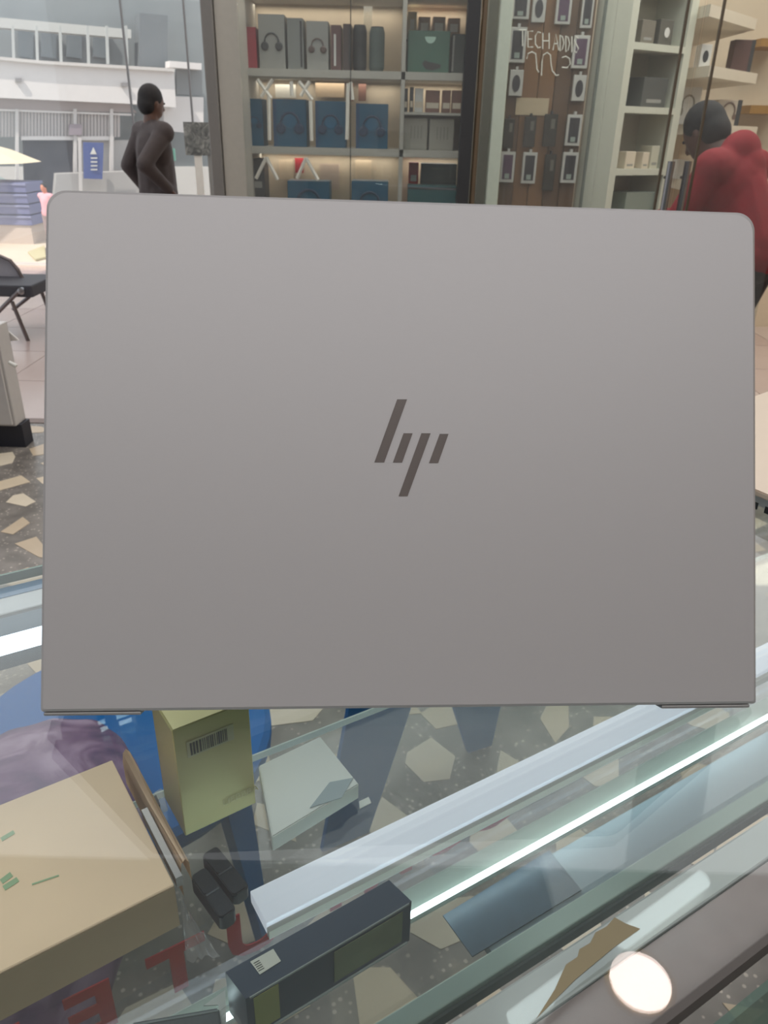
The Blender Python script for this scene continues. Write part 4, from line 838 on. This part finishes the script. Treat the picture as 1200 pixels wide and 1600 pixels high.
# ------------------------------------------------------------------ across the street
BP = Plane(ony(0, 150, 13), V((math.sin(rad(62)), math.cos(rad(62)), 0)))
bld = thing('street_building', 'pale building across the street with white band, railing and picket wall', 'building', V((BP.pt(120, 200).x, BP.pt(120, 200).y, -.05)))
BW = mat('band_white', (222, 216, 214), .7); BG = mat('recess_grey', (140, 146, 148), .8, noise=.12, scale=3); BR = mat('soffit_rose', (168, 156, 154), .8)
def bp_poly(name, pts, d, dep, m): return obj(name, add_prism(BM(), [BP.pt(x, y, d) for x, y in pts], BP.n*dep), m, bld)
bp_poly('upper_wall', ((-60, -60), (330, -60), (330, 260), (-60, 260)), 1.2, .2, BG)
bp_poly('balcony_slab', ((-60, 22), (205, 46), (205, 60), (-60, 38)), .6, .3, mat('slab_pale', (190, 190, 186), .7))
for x in (18, 55, 92, 135, 165, 195): bp_poly('baluster', ((x, 40), (x+4, 40), (x+6, 100), (x+2, 100)), .3, .05, mat('baluster_pale', (176, 178, 176), .6))
for x in (28, 64, 104, 146): bp_poly('window', ((x, 46), (x+24, 48), (x+24, 92), (x, 88)), 1.1, .08, mat('far_window', (112, 122, 128), .25))
bp_poly('white_band', ((-60, 86), (70, 98), (272, 110), (275, 168), (200, 162), (-60, 150)), 0, .4, BW)
bp_poly('band_coping', ((-60, 83), (70, 95), (273, 107), (273, 112), (70, 100), (-60, 88)), -.08, .1, mat('coping', (206, 200, 196), .6))
bp_poly('soffit', ((-60, 150), (200, 162), (214, 176), (-60, 170)), .2, .6, BR)
for x, y in ((29, 125), (195, 132)): bp_poly('wall_lamp', ((x-5, y-3), (x+5, y-3), (x+5, y+3), (x-5, y+3)), -.06, .06, mat('lamp_grey', (140, 136, 136), .5))
for k in range(44):
    x = -40 + k*5.2; bp_poly('picket', ((x, 171+k*.10), (x+3.8, 171.4+k*.10), (x+3.9, 214), (x+.1, 214)), .25, .04, mat('picket_pale', (190, 182, 180), .6))
bp_poly('picket_rail', ((-60, 168), (210, 178), (210, 181), (-60, 171)), .18, .06, BW)
for x in (24, 115, 172): bp_poly('pillar', ((x, 170), (x+5, 170), (x+6, 330), (x+1, 330)), .15, .12, mat('pillar_pale', (206, 200, 198), .6))
bp_poly('opening', ((36, 219), (122, 219), (120, 300), (50, 318), (38, 300)), .3, .1, mat('dark_opening', (52, 54, 66), .6))
bp_poly('opening_frame', ((33, 213), (178, 213), (178, 219), (33, 219)), .2, .1, BW)
bp_poly('lower_wall', ((122, 219), (255, 219), (255, 300), (122, 300)), .35, .1, mat('lower_wall', (188, 184, 182), .7))
bp_poly('opening_sill', ((88, 272), (255, 266), (255, 320), (84, 320)), -.3, .3, mat('sill_grey', (170, 166, 164), .7))
bp_poly('side_wall', ((256, 150), (318, 152), (318, 210), (256, 204)), .3, .3, BW)
bp_poly('side_recess', ((276, 108), (316, 110), (316, 150), (276, 148)), .35, .2, mat('side_grey', (132, 136, 138), .7))
bp_poly('side_ledge', ((265, 95), (315, 99), (315, 109), (265, 105)), .1, .3, BW)
bp_poly('wall_plate', ((108, 194), (128, 194), (128, 211), (108, 211)), .12, .04, mat('plate_mauve', (150, 138, 146), .6))
bp_poly('reflection_blotch', ((218, 20), (262, 24), (262, 106), (218, 103)), .55, .4, mat('blotch_grey', (112, 118, 122), .7))  # grey block standing in for a dark reflection on the glass
# blue banner with white emblem and lines
ban = thing('blue_banner', 'blue upright banner with white triangle and lines beside the dark opening', 'banner', V((BP.pt(142, 300).x, BP.pt(142, 300).y, -.05)))
obj('cloth', add_prism(BM(), [BP.pt(x, y, -.55) for x, y in ((130, 222), (162, 223), (160, 280), (131, 279))], BP.n*.03), mat('banner_blue', (70, 88, 146), .6), ban)
obj('emblem', add_prism(BM(), [BP.pt(x, y, -.57) for x, y in ((146, 230), (151, 241), (141, 241))], BP.n*.01), WHITE, ban)
for y in (246, 252, 258, 264): obj('printed_line', add_prism(BM(), [BP.pt(x, yy, -.57) for x, yy in ((142, y), (152, y), (152, y+2), (142, y+2))], BP.n*.01), WHITE, ban)
obj('pole', add_prism(BM(), [BP.pt(x, yy, -.52) for x, yy in ((122, 215), (127, 215), (129, 300), (124, 300))], BP.n*.03), mat('pillar_pale', (206, 200, 198)), ban)
# aqua sign, pale kiosk, blue crates, car
aq = PPl.pt(266, 251, 1.2); aqs = thing('aqua_sign', 'small aqua green sign on a thin post beside the man across the street', 'sign', V((aq.x, aq.y, -.05)))
obj('board', PPl.box(258, 232, 273, 251, 1.2, .03), mat('aqua', (120, 190, 170), .6), aqs)
obj('post', box(V((aq.x-.02, aq.y+.04, -.05)), V((.04, 0, 0)), V((0, .03, 0)), Z*(aq.z+.15)), STEEL, aqs)
mc = ony(-70, 228, 10.0); mu = thing('market_umbrella', 'cream canopy edge at the left side above the car', 'canopy', V((mc.x, mc.y, -.05)))
obj('canopy', add_lathe(BM(), mc, [(.92, -.16), (.6, -.03), (.1, .10)], 10), mat('umbrella_cream', (226, 208, 178), .8), mu)
obj('pole', add_tube(BM(), [V((mc.x, mc.y, -.05)), mc+Z*.08], .02, 8), STEEL, mu)
carp = ony(0, 288, 11.2) - V((.55, 0, 0)); cy_ = 11.2
car = thing('car', 'pale grey car parked at the left edge behind the blue crates', 'car', V((carp.x-1.9, cy_+.8, -.05)))
CZ = -.47
CBd = [(-2.9, .25), (-2.9, .75), (-2.2, .85), (-1.8, 1.22), (-.8, 1.24), (-.1, .92), (.38, .82), (.45, .5), (.42, .25)]
obj('car_body', add_prism(BM(), [V((carp.x+a, cy_, b+CZ)) for a, b in CBd], V((0, 1.6, 0))), mat('car_silver', (190, 204, 200), .25, .4), car)
obj('car_window', add_prism(BM(), [V((carp.x+a, cy_-.012, b+CZ)) for a, b in ((-1.75, .9), (-1.6, 1.16), (-.85, 1.18), (-.25, .92))], V((0, .012, 0))), mat('far_window', (112, 122, 128)), car)
for a in (-2.2, -.1): obj('wheel', add_lathe(BM(), V((carp.x+a, cy_+.02, .29-.52)), [(.29, 0), (.29, .06), (.12, .07)], 20, V((0, -1, 0))), BLACKP, car)
crx = ony(45, 320, 9.6)
for k in range(4):
    zt = ony(20, 285+k*17, 9.6).z; zb2 = ony(20, 301+k*17, 9.6).z; x0_ = ony(-60, 320, 9.6).x
    th = thing('blue_crate', ('topmost', 'second', 'third', 'lowest')[k]+' blue crate of the stack at the left edge outside', 'crate', V((x0_+.5, 9.7, zb2)), 'stacked blue crates')
    obj('tray', box(V((x0_, 9.6, zb2)), V((crx.x-x0_, 0, 0)), V((0, .5, 0)), Z*(zt-zb2-.004), .01), mat('crate_blue', (108, 112, 150), .7), th)
    obj('rim', box(V((x0_-.005, 9.585, zt-.03)), V((crx.x-x0_+.01, 0, 0)), V((0, .015, 0)), Z*.02), mat('crate_rim', (130, 134, 166), .7), th)
lb = ony(20, 352, 9.6).z
tag(obj('crate_plinth', box(V((ony(-60, 320, 9.6).x, 9.62, -.05)), V((crx.x-ony(-60, 320, 9.6).x-.03, 0, 0)), V((0, .45, 0)), Z*(lb+.05)), mat('plinth_stone', (190, 176, 166), .8)), 'pale stone block carrying the stacked blue crates outside', 'block')
tag(obj('folded_cloth', add_prism(BM(), [onz(x, y, -.045) for x, y in ((44, 396), (70, 386), (72, 404), (56, 408))], Z*.02), mat('khaki_cloth', (188, 178, 140), .8)), 'khaki cloth scrap lying on the bright pavement outside', 'cloth')
# ================================================================== right edge: second counter with a cream top
q4 = ((1120, 739), (1260, 799), (1260, 590), (1120, 639)); rz_ = GT+.0165
lp2 = thing('closed_laptop', 'pale cream closed laptop with side ports lying on the counter, right edge', 'laptop', onz(1190, 690, GT))
quad_box('body', q4, GT+.0005, GT+.0115, mat('port_side', (186, 188, 188), .4, .2), lp2, .0008)
quad_box('lid', q4, GT+.0120, rz_, mat('pale_lid', (202, 184, 166), .35, .1, noise=.03), lp2, .0008)
A, B = onz(1120, 739, rz_), onz(1260, 799, rz_); e_ = (B-A).normalized(); o_ = e_.cross(Z)
if o_.y > 0: o_ = -o_
for k in range(9): obj('port', box(A+e_*(.012+k*.0105)+Z*(GT+.003-rz_)+o_*.0002, e_*(.004, .0065, .005)[k % 3], o_*.0004, Z*.005), mat('port_black', (30, 32, 34), .4), lp2)
# ================================================================== ceiling fittings, seen mirrored in the counter glass
def mirror_hit(x, y, zc): p = onz(x, y, GT); d = ray(x, y); return p + V((d.x, d.y, -d.z))*((zc-GT)/-d.z)
q = mirror_hit(1000, 1535, 2.99)
dl = thing('downlight', 'round white ceiling spot with a yellow ring for its halo mirrored in the counter glass', 'ceiling light', q)
obj('diffuser', add_lathe(BM(), q-Z*.012, [(.085, 0), (.085, .010), (.02, .012)], 28), emitter('downlight_glow', (255, 236, 228), 16.0), dl)
obj('ring', add_lathe(BM(), q-Z*.008, [(.10, 0), (.10, .012), (.0875, .014)], 32), mat('halo_yellow', (206, 160, 70), .35, .6), dl)  # yellow ring put in for the halo of light round the spot
a_, b_ = mirror_hit(1096, 1382, 2.98), mirror_hit(800, 1605, 2.98)
tl = thing('tube_light', 'long ceiling tube light mirrored as a pale streak in the counter glass', 'ceiling light', (a_+b_)/2)
obj('tube', add_tube(BM(), [a_-Z*.03, b_-Z*.03], .026, 12), emitter('ceiling_tube_glow', (235, 250, 250), 5.0), tl)
obj('housing', box(a_-Z*.0+V((0, -.04, .0)), b_-a_, V((0, .08, 0)), Z*.018), WHITE, tl)
